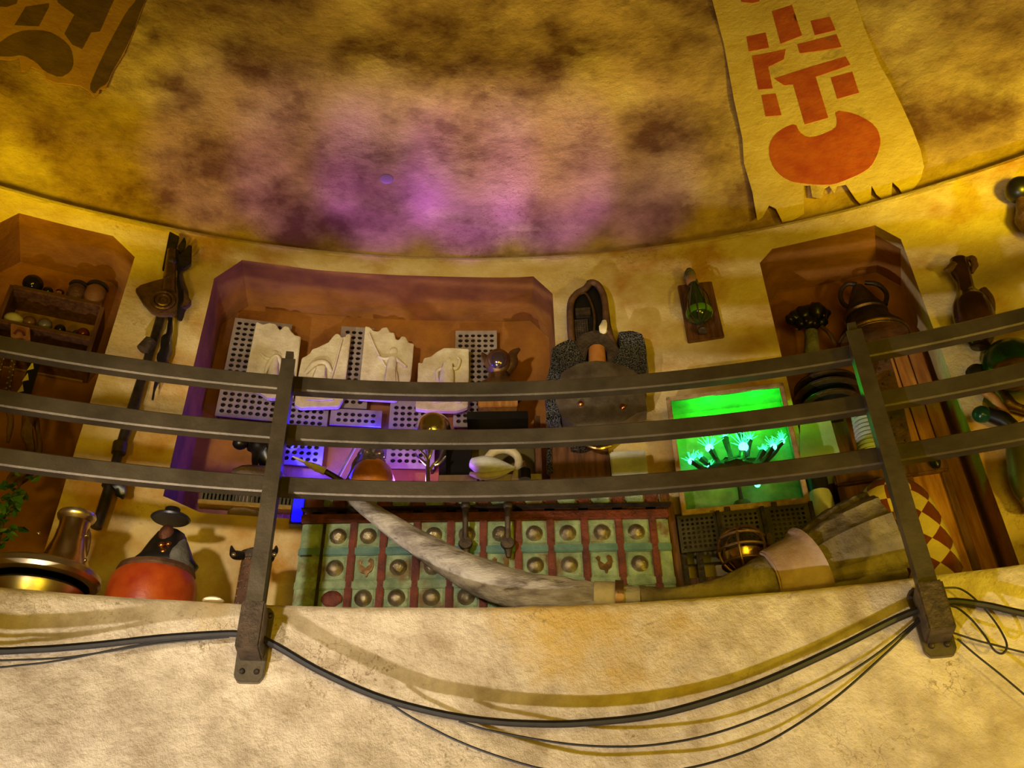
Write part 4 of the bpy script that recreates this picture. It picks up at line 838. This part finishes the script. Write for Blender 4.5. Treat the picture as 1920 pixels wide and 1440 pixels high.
mailpiece([(175, 565), (265, 540), (300, 650), (380, 700), (380, 760), (240, 800), (180, 900), (190, 1080), (95, 1075), (90, 900), (95, 760), (115, 680), (125, 600)], -.06, '')
mailpiece([(570, 490), (650, 480), (720, 510), (765, 600), (775, 700), (765, 850), (740, 900), (700, 780), (560, 740), (520, 700), (560, 640), (590, 600)], -.06, '')
mailpiece([(250, 1170), (300, 1150), (400, 1230), (330, 1250), (255, 1250)], -.05, '')
mailpiece([(95, 1160), (120, 1160), (135, 1380), (100, 1380)], -.02, '')
bp_ = Z9([(170, 860), (200, 780), (300, 740), (430, 725), (600, 740), (700, 780), (745, 860), (765, 1020), (700, 1050), (600, 1130), (520, 1200), (440, 1232), (370, 1215), (300, 1150), (200, 1070), (155, 960)])
bm = prism(NB(), LX(fr, bp_), -.09, .02); bmesh.ops.triangulate(bm, faces=bm.faces); bmesh.ops.subdivide_edges(bm, edges=bm.edges, cuts=3, use_grid_fill=True)
cx_ = L(1125, 770).x
for v in bm.verts:
    if v.co.y < 0: v.co.y += .55*(v.co.x-cx_)**2*2-.03
mk('breastplate', bm, mat('brown breastplate', (.10, .07, .045), (.22, .17, .11), 9, .35, .5, .3, 30), t, smooth=60)
for u, v_ in ((320, 925), (605, 945)):
    p = L(1000+u*.2778, 500+v_*.2778, -.115); bm = ball(NB(), p, .016, 14, None, 1, .8, 1); mk('rivet', bm, COPPER, t)
mk('belly_ring', tube(NB(), spl([L(1090, 830, -.09), L(1108, 838, -.10), L(1125, 841, -.10), L(1145, 836, -.09)], 5), 3.5*s, 8), BRASS, t)
mk('back_board', box(NB(), L(1030, 860).x, L(1142, 860).x, .0, .05, L(1080, 955).z, L(1080, 820).z), WOOD, t)
fr = Fr(1182, 900, 5.48, Z_GAL); solo('grey_crate', box(NB(), fr.L(1146, 880).x, fr.L(1214, 880).x, -.02, .09, 0, fr.L(1180, 848).z), GREYW, 'pale grey crate standing between the armour and the green case', 'crate', fr, bevel=.006)

# ------------------------------------------------------------------ wall plaque with bottle
fr = Fr(1312, 575, 5.56); s = fr.sc(); t = thing('plaque_bottle_display', 'dark rectangular wall plaque carrying a caged green bottle', 'wall display', fr); L = lambda x, y, yl=0: fr.L(x, y, yl)
Zp = lambda P: [(1240+u*.13889, 480+v*.13889) for u, v in P]
mk('board', prism(NB(), LX(fr, Zp([(220, 392), (680, 335), (850, 1075), (355, 1150)])), -.0, .03), WOOD, t, bevel=.004)
ctr = lambda y: 1240+(450+(y-700)*.2)*.13889+5
cy = -.055
prf = [(.001, 690), (.020, 692), (5*s*1, 660)]
zz = lambda v: L(1306, 480+v*.13889, cy).z
xx = L(1306, 575, cy).x
mk('bottle', lathe(NB(), [(.001, zz(900)), (10*s, zz(890)), (20*s, zz(840)), (23*s, zz(780)), (20*s, zz(640)), (15*s, zz(520)), (9*s, zz(430)), (8*s, zz(330))], (xx+.008, cy, 0), 28), mat('green bottle', (.025, .05, .01), None, rough=.12, bump=0), t)
mk('liquid_band', lathe(NB(), [(22.5*s, zz(820)), (24.5*s, zz(800)), (24.5*s, zz(760)), (22*s, zz(735))], (xx+.008, cy, 0), 28), mat('green band', (.10, .28, .02), None, rough=.2, bump=0), t)
mk('neck', lathe(NB(), [(10*s, zz(370)), (11*s, zz(330)), (9*s, zz(270))], (xx-.002, cy, 0), 20), mat('clay neck', (.30, .14, .06), (.4, .2, .1), 10, .5), t)
mk('stopper', lathe(NB(), [(10*s, zz(280)), (11*s, zz(240)), (9*s, zz(200)), (5*s, zz(165)), (.001, zz(158))], (xx-.006, cy, 0), 20), GREYL, t)
for k in range(5):
    a = -PI/2+(k-2)*.62; bm = NB(); tube(bm, spl([Vector((xx+r_*s*math.cos(a), cy+r_*s*math.sin(a), zz(v))) for r_, v in ((10, 400), (17, 480), (23, 560), (26, 700), (24, 850), (10, 905))], 4), .0035, 6); mk('cage_wire', bm, IRON, t)
mk('foot', lathe(NB(), [(8*s, zz(1030)), (9*s, zz(1010)), (4*s, zz(980)), (3*s, zz(900))], (xx+.012, cy, 0), 18), IRON, t)
mk('arm', box(NB(), xx-.008, xx+.016, cy, .005, zz(985), zz(955)), IRON, t)

# ------------------------------------------------------------------ green-lit display case
fr = Fr(1400, 960, 5.40); s = fr.sc(); t = thing('green_display_case', 'glass-fronted wooden display case glowing green on a perforated stand', 'display case', fr); L = lambda x, y, yl=0: fr.L(x, y, yl)
FRM = mat('case frame wood', (.30, .17, .08), (.50, .34, .18), 8, .5, 0, .2, 40, stretch=(3, 3, 3))
TLc, TRc, BRc, BLc = L(1248, 745), L(1466, 716), L(1522, 940), L(1279, 966)
xl, xr = (TLc.x+BLc.x)/2, (TRc.x+BRc.x)/2; zt, zb = (TLc.z+TRc.z)/2, (BRc.z+BLc.z)/2; D = .17; wv = .022
mk('frame_top', box(NB(), xl, xr, 0, .02, zt-wv, zt), FRM, t, bevel=.003)
mk('frame_bottom', box(NB(), xl, xr, -.006, .02, zb-.005, zb+wv), FRM, t, bevel=.003)
mk('frame_side', box(NB(), xl, xl+wv, 0, .02, zb, zt), FRM, t, bevel=.003); mk('frame_side', box(NB(), xr-wv, xr, 0, .02, zb, zt), FRM, t, bevel=.003)
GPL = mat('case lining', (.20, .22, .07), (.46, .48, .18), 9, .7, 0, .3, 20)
mk('back_panel', box(NB(), xl, xr, D-.012, D, zb, zt), GPL, t)
mk('side_panel', box(NB(), xl, xl+.010, .02, D, zb, zt), GPL, t); mk('side_panel', box(NB(), xr-.010, xr, .02, D, zb, zt), GLASS, t)
mk('top_panel', box(NB(), xl, xr, .02, D, zt-.010, zt), GPL, t); mk('floor_panel', box(NB(), xl, xr, .02, D, zb-.004, zb+.008), FRM, t)
mk('glass_pane', box(NB(), xl+wv, xr-wv, .006, .010, zb+wv, zt-wv), GLASS, t)
for fx in (.36, .72): mk('notch_clip', box(NB(), xl+(xr-xl)*fx-.012, xl+(xr-xl)*fx+.012, -.014, .0, zb-.012, zb+.012), IRON, t, bevel=.002)
for (x, y, p_) in ((1330, 765, 1.8), (1420, 755, 1.8)):
    q_ = L(x, y, .05); wp = fr.o+fr.t*q_.x+fr.n*q_.y; wp.z = fr.o.z+q_.z
    light('POINT', 'case_lamp', wp, None, p_, (.0, 1, .03), .03)
q_ = L(1390, 850, .05); wp = fr.o+fr.t*q_.x+fr.n*q_.y; wp.z = fr.o.z+q_.z; light('POINT', 'case_lamp', wp, None, .8, (.03, 1, .12), .03)
# glass side pane right of the case, its green light put into the colour
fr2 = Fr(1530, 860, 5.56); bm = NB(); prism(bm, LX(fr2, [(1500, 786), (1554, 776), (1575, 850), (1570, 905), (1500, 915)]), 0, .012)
solo('side_glass', bm, mat('green lit pane', (.30, .34, .14), (.40, .42, .20), 6, .25), 'glass pane right of the green case, green light put into its colour', 'glass pane', fr2)
# lamp plant with glowing tips inside the case
pf = Fr(1392, 945, 5.48); pf.o = fr.o+fr.n*.085+fr.t*L(1392, 948, .085).x; pf.o.z = fr.o.z+zb+.008; pf.th = fr.th; pf.t = fr.t; pf.n = fr.n; s2 = pf.sc()
tp = thing('fibre_lamp_plant', 'potted plant of glowing cyan fibre-tipped bulbs inside the green case', 'lamp', pf)
mk('pot', lathe(NB(), [(.001, 0), (.040, 0), (.044, .012), (.040, .05), (.034, .062), (.001, .064)], n=24), GREYL, tp)
mk('stem', tube(NB(), [(0, 0, .06), (0, 0, .12), (0, 0, pf.L(1392, 880).z)], [.012, .008, .014], 10), IRON, tp)
mk('root_knot', rough(ball(NB(), (0, 0, pf.L(1392, 872).z), .065, 20, None, 1.9, .55, .85), .05, 18), IRON, tp, smooth=70)
for (x, y, r_, k) in ((1296, 865, 9, .0), (1330, 840, 11, -.02), (1330, 876, 6, .01), (1360, 820, 7, .02), (1390, 812, 8, .03), (1394, 838, 13, -.03), (1432, 845, 5, -.01), (1450, 838, 9, -.02), (1466, 828, 8, .02), (1420, 908, 8, -.02), (1315, 860, 5, .02), (1405, 825, 7, .0)):
    c = pf.L(x, y, k); st = Vector((c.x*.35, 0, pf.L(1392, 878).z))
    if abs(y-908) > 3 and abs(y-876) > 3 : br = mk('branch', tube(NB(), spl([st, (st+c)/2+Vector((0, 0, -.02)), c], 4), srad([.020, .013, .015], 4), 8, .5), IRON, tp)
    else: br = mk('branch', tube(NB(), [st, (st+c)/2, c], [.014, .010, .012], 8), IRON, tp)
    mk('bulb', ball(NB(), c, r_*.75*s2, 12), BULB, br)
    bm = NB()
    for j in range(22):
        a = random.uniform(0, 2*PI); e = random.uniform(.1, 1.2); d_ = Vector((math.sin(e)*math.cos(a), math.sin(e)*math.sin(a)*.7, math.cos(e))); l = r_*s2*random.uniform(1.8, 3.2)
        tube(bm, [c, c+d_*l], [.0026, .0014], 4)
    mk('fibre_tuft', bm, FIBRE, br)
# perforated stand below
fr = Fr(1400, 1020, 5.36); t = thing('perforated_stand', 'dark perforated metal stand carrying the green case', 'stand', fr); L = lambda x, y, yl=0: fr.L(x, y, yl)
for (x0, x1_, ya, yb) in ((1276, 1352, 980, 1022), (1357, 1437, 966, 1012), (1444, 1530, 957, 1003)):
    a = L(x0, yb); b_ = L(x1_, yb); w_ = b_.x-a.x; h_ = .115
    za = zb_ = None
    ztop = (W(1400, 960, 5.40).z if False else 0)
    zT = (BLc.z+BRc.z)/2+Fr(1400, 960, 5.40).o.z-fr.o.z-.014
    bm = perf(NB(), w_, .17, .021, .0068, .006); bm.transform(Matrix.Translation((a.x, .02, zT-.17))); mk('perforated_plate', bm, PEGD, t)
    mk('divider', box(NB(), b_.x, b_.x+.016, -.0, .05, zT-.18, zT), DARK, t)
mk('back_plate', box(NB(), L(1276, 1000).x, L(1530, 1000).x, .16, .17, zT-.17, zT), mat('stand back', (.25, .22, .10), None, bump=.1), t)
mk('foot', box(NB(), L(1300, 1000).x, L(1312, 1000).x, .04, .16, Z_GAL-fr.o.z, zT-.15), DARK, t); mk('foot', box(NB(), L(1500, 1000).x, L(1512, 1000).x, .04, .16, Z_GAL-fr.o.z, zT-.15), DARK, t)
# blue-lit pane left of the chest, its light built in as glow
fr = Fr(560, 978, 5.48); L = lambda x, y, yl=0: fr.L(x, y, yl); t = thing('blue_lit_pane', 'vertical pane at the left end of the green chest, blue light built in as glow', 'lamp', fr)
mk('glow_pane', box(NB(), L(549, 950).x, L(569, 950).x, -.01, .01, L(560, 978).z, L(560, 915).z), mat('blue diffuser', (.01, .01, .3), None, bump=0, emit=(.004, .002, 1), es=1.3), t, bevel=.004)
mk('pane_back', box(NB(), L(546, 950).x, L(572, 950).x, .008, .05, L(560, 982).z, L(560, 912).z), DARK, t)
# brass cage sphere
fr = Fr(1395, 1085, 5.26, Z_GAL); s = fr.sc(); t = thing('brass_cage_sphere', 'round brass cage orb standing left of the horn bell', 'cage orb', fr); c = fr.L(1395, 1035); R_ = 52*s
for k in range(3):
    M = Matrix.Rotation(k*PI/3+.3, 3, 'Z'); mk('meridian_ring', tube(NB(), [c+M @ Vector((R_*math.cos(a*PI/16), 0, R_*math.sin(a*PI/16))) for a in range(33)], .006, 8), BRONZE, t)
for zf in (-.5, 0, .5):
    rr = R_*math.sqrt(1-zf*zf); mk('parallel_ring', tube(NB(), [c+Vector((rr*math.cos(a*PI/16), rr*math.sin(a*PI/16), R_*zf)) for a in range(33)], .006, 8), BRONZE, t)
mk('inner_bowl', lathe(NB(), [(.001, -R_*.85), (R_*.5, -R_*.75), (R_*.8, -R_*.4), (R_*.85, -R_*.1), (R_*.78, -.12*R_), (R_*.4, -R_*.6), (.001, -R_*.7)], c, 28), BRASS, t)
mk('base_ring', lathe(NB(), [(R_*.7, 0), (R_*.75, .02), (R_*.4, c.z-R_*.85), (R_*.3, c.z-R_*.9)], (c.x, 0, 0), 28), BRONZE, t)
mk('side_bracket', box(NB(), c.x+R_*.9, c.x+R_*1.1, -.03, .02, c.z-.04, c.z+.06), IRON, t, bevel=.003)

# ------------------------------------------------------------------ right niche
def vessel(name, label, cat, x, y, r, z=None): return Fr(x, y, r, z), label
fr = Fr(1632, 640, 5.80); s = fr.sc(); t = thing('twin_handled_pitcher', 'dark two-handled bell-shaped pitcher at the top right of the right niche', 'pitcher', fr); L = lambda x, y, yl=0: fr.L(x, y, yl)
c = L(1640, 640); zz = lambda y: L(1632, y).z
mk('body', lathe(NB(), [(62*s, zz(640)), (60*s, zz(628)), (44*s, zz(610)), (38*s, zz(596)), (38*s, zz(582)), (30*s, zz(572)), (22*s, zz(555)), (14*s, zz(540)), (10*s, zz(533)), (.001, zz(530))], (c.x, 0, 0), 36), DARK, t)
mk('rim_ring', lathe(NB(), [(38*s, zz(593)), (41*s, zz(590)), (38*s, zz(587))], (c.x-.004, 0, 0), 36), BRONZE, t); mk('rim_ring', lathe(NB(), [(60*s, zz(641)), (64*s, zz(636)), (60*s, zz(631))], (c.x, 0, 0), 36), BRONZE, t)
for pts in ([(1598, 580), (1580, 568), (1576, 548), (1588, 533), (1606, 533)], [(1660, 572), (1662, 550), (1645, 533), (1622, 530)]):
    mk('handle', tube(NB(), spl([L(x, y) for x, y in pts], 6), 4.5*s, 10), DARK, t)
mk('support', box(NB(), c.x-.03, c.x+.03, .0, R_NICHE-5.80, zz(640)-.03, zz(640)+.02), WOOD, t)
fr = Fr(1515, 660, 5.80); s = fr.sc(); t = thing('coral_sculpture', 'black lumpy coral-like sculpture on a dull neck in the right niche', 'sculpture', fr); L = lambda x, y, yl=0: fr.L(x, y, yl)
bm = NB()
for (x, y, r_) in ((1492, 598, 17), (1510, 590, 19), (1532, 585, 18), (1546, 590, 12), (1482, 600, 11), (1520, 606, 16), (1500, 608, 12), (1540, 604, 11)): ball(bm, L(x, y, random.uniform(-.05, .03)), r_*s, 14)
mk('head', rough(bm, .015, 22), BLACK, t, smooth=70)
mk('neck', tube(NB(), spl([L(1522, 668), L(1522, 640), L(1521, 622)], 4), srad([15*s, 13*s, 12*s], 4), 16), GREYL, t)
mk('side_arm', tube(NB(), spl([L(1540, 612), L(1556, 626), L(1566, 646)], 4), 4*s, 8), BRONZE, t)
bm = NB()
for x, y in ((1535, 588), (1545, 592), (1512, 602), (1528, 606), (1494, 618)): ball(bm, L(x, y, -.085), 2.2*s, 8)
mk('gem', bm, SILVER, t)
mk('wall_bracket', box(NB(), L(1522, 660).x-.02, L(1522, 660).x+.02, 0, R_NICHE-5.80+.005, L(1522, 668).z-.03, L(1522, 664).z), WOOD, t)
fr = Fr(1550, 755, 5.72); s = fr.sc(); t = thing('stacked_discs', 'stack of wide black discs with bronze edges in the right niche below the coral sculpture', 'disc stack', fr); zz = lambda y: fr.L(1552, y).z; cx_ = fr.L(1552, 740).x
for (y, r_) in ((762, 54), (744, 62), (727, 58)):
    o = mk('disc', lathe(NB(), [(.02, zz(y)-.01), (r_*s*.96, zz(y)), (r_*s, zz(y)+.012), (r_*s*.85, zz(y)+.03), (.02, zz(y)+.035)], (cx_, 0, 0), 40), BLACK, t)
    mk('disc_edge', lathe(NB(), [(r_*s*.97, zz(y)-.002), (r_*s*1.01, zz(y)+.002), (r_*s*1.0, zz(y)+.008)], (cx_, 0, 0), 40), BRONZE, o)
mk('spindle', tube(NB(), [(cx_, 0, zz(800)), (cx_, 0, zz(690))], 18*s, 16), DARK, t)
mk('base_column', box(NB(), cx_-.05, cx_+.05, -.03, .08, Z_GAL-fr.o.z, zz(790)), WOOD, t)
fr = Fr(1628, 850, 5.66); s = fr.sc(); t = thing('coil_spring', 'pale grey ribbed coil just left of the right post', 'coil', fr); a, b_ = fr.L(1634, 850), fr.L(1618, 768)
for i in range(12):
    p = b_+(a-b_)*(i/11); mk('coil_ring', lathe(NB(), [(20*s, -.010), (24*s, -.004), (24*s, .004), (20*s, .010)], p, 24), GREYW, t)
mk('core', tube(NB(), [a, b_], 20*s, 20), IRON, t); mk('base_column', box(NB(), a.x-.04, a.x+.04, -.03, .04, Z_GAL-fr.o.z, a.z), WOOD, t)
for (pts, lab) in (([(1645, 655), (1668, 735), (1690, 830), (1702, 880)], 'dark studded strap hanging in the right niche, right of the right post'), ([(1548, 770), (1566, 800), (1584, 850), (1592, 885)], 'dark studded strap hanging in the right niche, left of the coil')):
    fr = Fr(*pts[1], 5.84); s = fr.sc(); t = thing('studded_strap', lab, 'strap', fr, 'studded straps in the right niche'); P_ = spl([fr.L(x, y) for x, y in pts], 6)
    bm = NB(); tube(bm, P_, 15*s, 8, .1, .35) if False else prism(bm, [p+Vector((-.045, 0, 0)) for p in P_]+[p+Vector((.045, 0, 0)) for p in P_[::-1]], -.012, .012); mk('strap_band', bm, LEATHER, t)
    bm = NB()
    for i, p in enumerate(P_): ball(bm, p+Vector((-.02 if i % 2 else .02, -.014, 0)), .007, 8)
    mk('studs', bm, IRON, t)
# wooden planks lining the right side of the niche
fr = Fr(1790, 1050, 5.85, Z_GAL); t = thing('plank_panel', 'amber wooden plank panel lining the right side of the right niche', 'panel', fr); L = lambda x, y, yl=0: fr.L(x, y, yl)
x0_ = L(1700, 870).x
for i in range(5):
    h_ = L(1750, 870).z
    bm = box(NB(), x0_-.12+i*.07, x0_-.12+i*.07+.064, -.02-.004*(i % 2), .02, 0, h_+.7 if i >= 2 else h_); mk('plank', bm, OAK, t, bevel=.004)
fr = Fr(1640, 1050, 5.52, Z_GAL); t = thing('wooden_cabinet', 'dark-topped brown wooden cabinet behind the horn bell in the right niche', 'cabinet', fr); L = lambda x, y, yl=0: fr.L(x, y, yl)
xa, xb, zh = L(1572, 900).x, L(1775, 900).x, L(1650, 880).z
mk('body', box(NB(), xa, xb, 0, .30, 0, zh-.05), OAK, t, bevel=.006); mk('top', box(NB(), xa-.02, xb+.02, -.03, .32, zh-.06, zh), WOOD, t, bevel=.008)
for i in range(4): mk('stile', box(NB(), xa+(xb-xa)*i/3-.015, xa+(xb-xa)*i/3+.015, -.014, .002, 0, zh-.06), WOOD, t, bevel=.003)
mk('lock_knob', ball(NB(), (xb-.03, -.05, zh-.02), .03, 14, None, .7, .7, 1.3), BLACK, t)
fr = Fr(1545, 960, 5.50, Z_GAL); t = thing('dark_canister', 'rounded dark canister with grey foot between green case and wooden cabinet', 'canister', fr); zz = lambda y: fr.L(1545, y).z; s = fr.sc()
mk('body', lathe(NB(), [(20*s, zz(925)), (22*s, zz(905)), (22*s, zz(875)), (14*s, zz(868))], n=24), BLACK, t); mk('foot', lathe(NB(), [(24*s, 0), (24*s, zz(935)), (21*s, zz(922))], n=24), GREYW, t)
# chequered tube
def chk():
    m = bpy.data.materials.new('brown and gold squares'); m.use_nodes = True; nt = m.node_tree; N = nt.nodes; Lk = nt.links; b = N['Principled BSDF']; b.inputs['Roughness'].default_value = .3
    at = N.new('ShaderNodeUVMap'); ck = N.new('ShaderNodeTexChecker'); ck.inputs['Scale'].default_value = 1; ck.inputs['Color1'].default_value = (.16, .035, .012, 1); ck.inputs['Color2'].default_value = (.62, .47, .18, 1)
    Lk.new(at.outputs[0], ck.inputs['Vector']); nz = N.new('ShaderNodeTexNoise'); nz.inputs['Scale'].default_value = 40; tc = N.new('ShaderNodeTexCoord'); Lk.new(tc.outputs['Object'], nz.inputs['Vector'])
    mx = N.new('ShaderNodeMix'); mx.data_type = 'RGBA'; mx.blend_type = 'MULTIPLY'; mx.inputs['Factor'].default_value = .6; Lk.new(ck.outputs[0], mx.inputs['A']); Lk.new(nz.outputs['Color'], mx.inputs['B'])
    Lk.new(ck.outputs[0], b.inputs['Base Color']); bp = N.new('ShaderNodeBump'); bp.inputs['Strength'].default_value = .4; bp.inputs['Distance'].default_value = .01; Lk.new(nz.outputs['Fac'], bp.inputs['Height']); Lk.new(bp.outputs[0], b.inputs['Normal']); return m
CHK = chk()
fr = Fr(1710, 1080, 5.36, Z_GAL); s = fr.sc(); t = thing('chequered_tube', 'arched fat tube covered in brown and gold squares behind the right post', 'tube', fr); L = lambda x, y, yl=0: fr.L(x, y, yl)
P_ = spl([L(1638, 985, -.02), L(1642, 955, 0), L(1665, 930, .02), L(1700, 940, .02), L(1722, 985, .0), L(1740, 1035, 0), L(1755, 1085, 0), L(1765, 1130, 0)], 6); R2 = srad([34*s, 38*s, 40*s, 42*s, 46*s, 50*s, 52*s, 52*s], 6)
bm = tube(NB(), P_, R2, 24); uvl = bm.loops.layers.uv.new('UVMap'); bm.verts.ensure_lookup_table(); nr_ = 24
acc = [0]
for a, b_ in zip(P_, P_[1:]): acc.append(acc[-1]+(b_-a).length)
for f in bm.faces:
    idx = [v.index for v in f.verts]; bm.verts.index_update(); idx = [v.index for v in f.verts]; ks = [i % nr_ for i in idx]; wrap = max(ks)-min(ks) > 12
    for lp_, i in zip(f.loops, idx):
        k = i % nr_
        if wrap and k < 12: k += nr_
        u = k/nr_*8; v = acc[min(i//nr_, len(acc)-1)]/.074; lp_[uvl].uv = ((u+v)/1.0*.5*1.42, (u-v)*.5*1.42)
mk('tube_body', bm, CHK, t, smooth=60)
mk('collar', tube(NB(), [P_[0]+(P_[0]-P_[1])*.5, P_[0], P_[1]], [R2[0]*1.04]*3, 24), COPPER, t)

# ------------------------------------------------------------------ right wall
fr = Fr(1820, 640, 5.50); s = fr.sc()
t = thing('bird_headed_vase', 'glossy dark bird-headed vase on the wall right of the right niche', 'vase', fr); L = lambda x, y, yl=0: fr.L(x, y, yl)
bm = NB(); tube(bm, spl([L(1838, 650), L(1834, 625), L(1828, 600), L(1820, 570), L(1812, 548), L(1808, 528), L(1800, 508), L(1797, 488)], 7), srad([16*s, 30*s, 36*s, 33*s, 18*s, 15*s, 19*s, 16*s], 7), 24); mk('body', bm, mat('oxblood glaze', (.035, .012, .008), (.07, .025, .015), 10, .12, .1, .05), t, smooth=80)
mk('beak', tube(NB(), spl([L(1790, 500, -.02), L(1778, 505, -.03), L(1769, 506, -.03)], 4), srad([12*s, 7*s, 1.5*s], 4), 12), LEATHER, t)
bm = NB(); tube(bm, spl([L(1812, 485), L(1822, 486), L(1828, 498), L(1822, 512)], 4), srad([5*s, 7*s, 6*s, 3*s], 4), 8, .6); mk('comb', bm, LEATHER, t)
bm = NB(); tube(bm, spl([L(1842, 545, -.01), L(1856, 562, -.02), L(1858, 585, -.02), L(1848, 600, -.01)], 5), srad([9*s, 8*s, 7*s, 7*s], 5), 10); mk('wing_handle', bm, LEATHER, t)
mk('wall_bracket', box(NB(), L(1832, 620).x-.03, L(1832, 620).x+.03, .0, .09, L(1832, 630).z, L(1832, 600).z), DARK, t)
fr = Fr(1915, 400, 5.50); s = fr.sc(); t = thing('round_headed_vase', 'black round-headed vase at the right edge high on the wall', 'vase', fr); L = lambda x, y, yl=0: fr.L(x, y, yl)
mk('head', ball(NB(), L(1912, 356), 26*s, 20), BLACK, t); mk('body', tube(NB(), spl([L(1915, 372), L(1920, 390), L(1930, 410), L(1934, 440)], 6), srad([9*s, 14*s, 24*s, 10*s], 6), 20), LEATHER, t, smooth=80); mk('wall_bracket', box(NB(), L(1925, 405).x-.02, L(1925, 405).x+.02, 0, .09, L(1925, 410).z, L(1925, 395).z), DARK, t)
fr = Fr(1895, 680, 5.46); s = fr.sc(); t = thing('green_helmet', 'green glazed domed helmet with dark ear cups at the right edge', 'helmet', fr); L = lambda x, y, yl=0: fr.L(x, y, yl)
mk('dome', ball(NB(), L(1898, 685), 52*s, 28, None, 1, .9, 1.05), GGLAZE, t); mk('face_plate', ball(NB(), L(1905, 700, -.07), 40*s, 24, None, 1, .6, .85), BRONZE, t)
mk('ear_cup', ball(NB(), L(1832, 700), 20*s, 16, None, 1, .7, 1), BLACK, t); mk('ear_cup', ball(NB(), L(1852, 697, .02), 17*s, 16, None, 1, .7, 1), BLACK, t)
mk('wall_peg', box(NB(), L(1895, 690).x-.03, L(1895, 690).x+.03, .03, .14, L(1895, 700).z, L(1895, 680).z), DARK, t)
fr = Fr(1870, 780, 5.50); s = fr.sc(); t = thing('ball_headed_club', 'wooden club with a glossy green ball end hung below the green helmet', 'club', fr); L = lambda x, y, yl=0: fr.L(x, y, yl)
mk('ball_end', ball(NB(), L(1841, 777, -.01), 17*s, 20), GGLAZE, t); mk('ball_socket', tube(NB(), [L(1850, 775), L(1880, 786), L(1900, 800)], [14*s, 16*s, 12*s], 12), BLACK, t)
mk('shaft', tube(NB(), spl([L(1838, 732), L(1860, 745), L(1882, 770), L(1895, 800)], 5), srad([6*s, 9*s, 8*s, 7*s], 5), 10, .3), OAK, t, smooth=60); mk('shaft', tube(NB(), spl([L(1868, 715), L(1885, 750), L(1910, 765), L(1960, 780)], 5), srad([12*s, 13*s, 9*s, 8*s], 5), 10, .3), BRONZE, t, smooth=60)
mk('wall_peg', box(NB(), L(1880, 765).x-.02, L(1880, 765).x+.02, 0, .09, L(1880, 772).z, L(1880, 758).z), DARK, t)
fr = Fr(1925, 925, 5.48); s = fr.sc(); t = thing('olive_flask', 'olive green long flask at the right edge above the parapet', 'flask', fr); L = lambda x, y, yl=0: fr.L(x, y, yl)
mk('body', tube(NB(), spl([L(1938, 950), L(1928, 915), L(1920, 870), L(1914, 835), L(1912, 815)], 6), srad([12*s, 28*s, 29*s, 25*s, 14*s], 6), 24), mat('olive glaze', (.07, .06, .015), (.12, .10, .03), 8, .3), t, smooth=80)
mk('cork', tube(NB(), [L(1940, 960), L(1934, 935)], [14*s, 20*s], 14), OAK, t); mk('wall_peg', box(NB(), L(1925, 880).x-.02, L(1925, 880).x+.02, 0, .11, L(1925, 890).z, L(1925, 870).z), DARK, t)
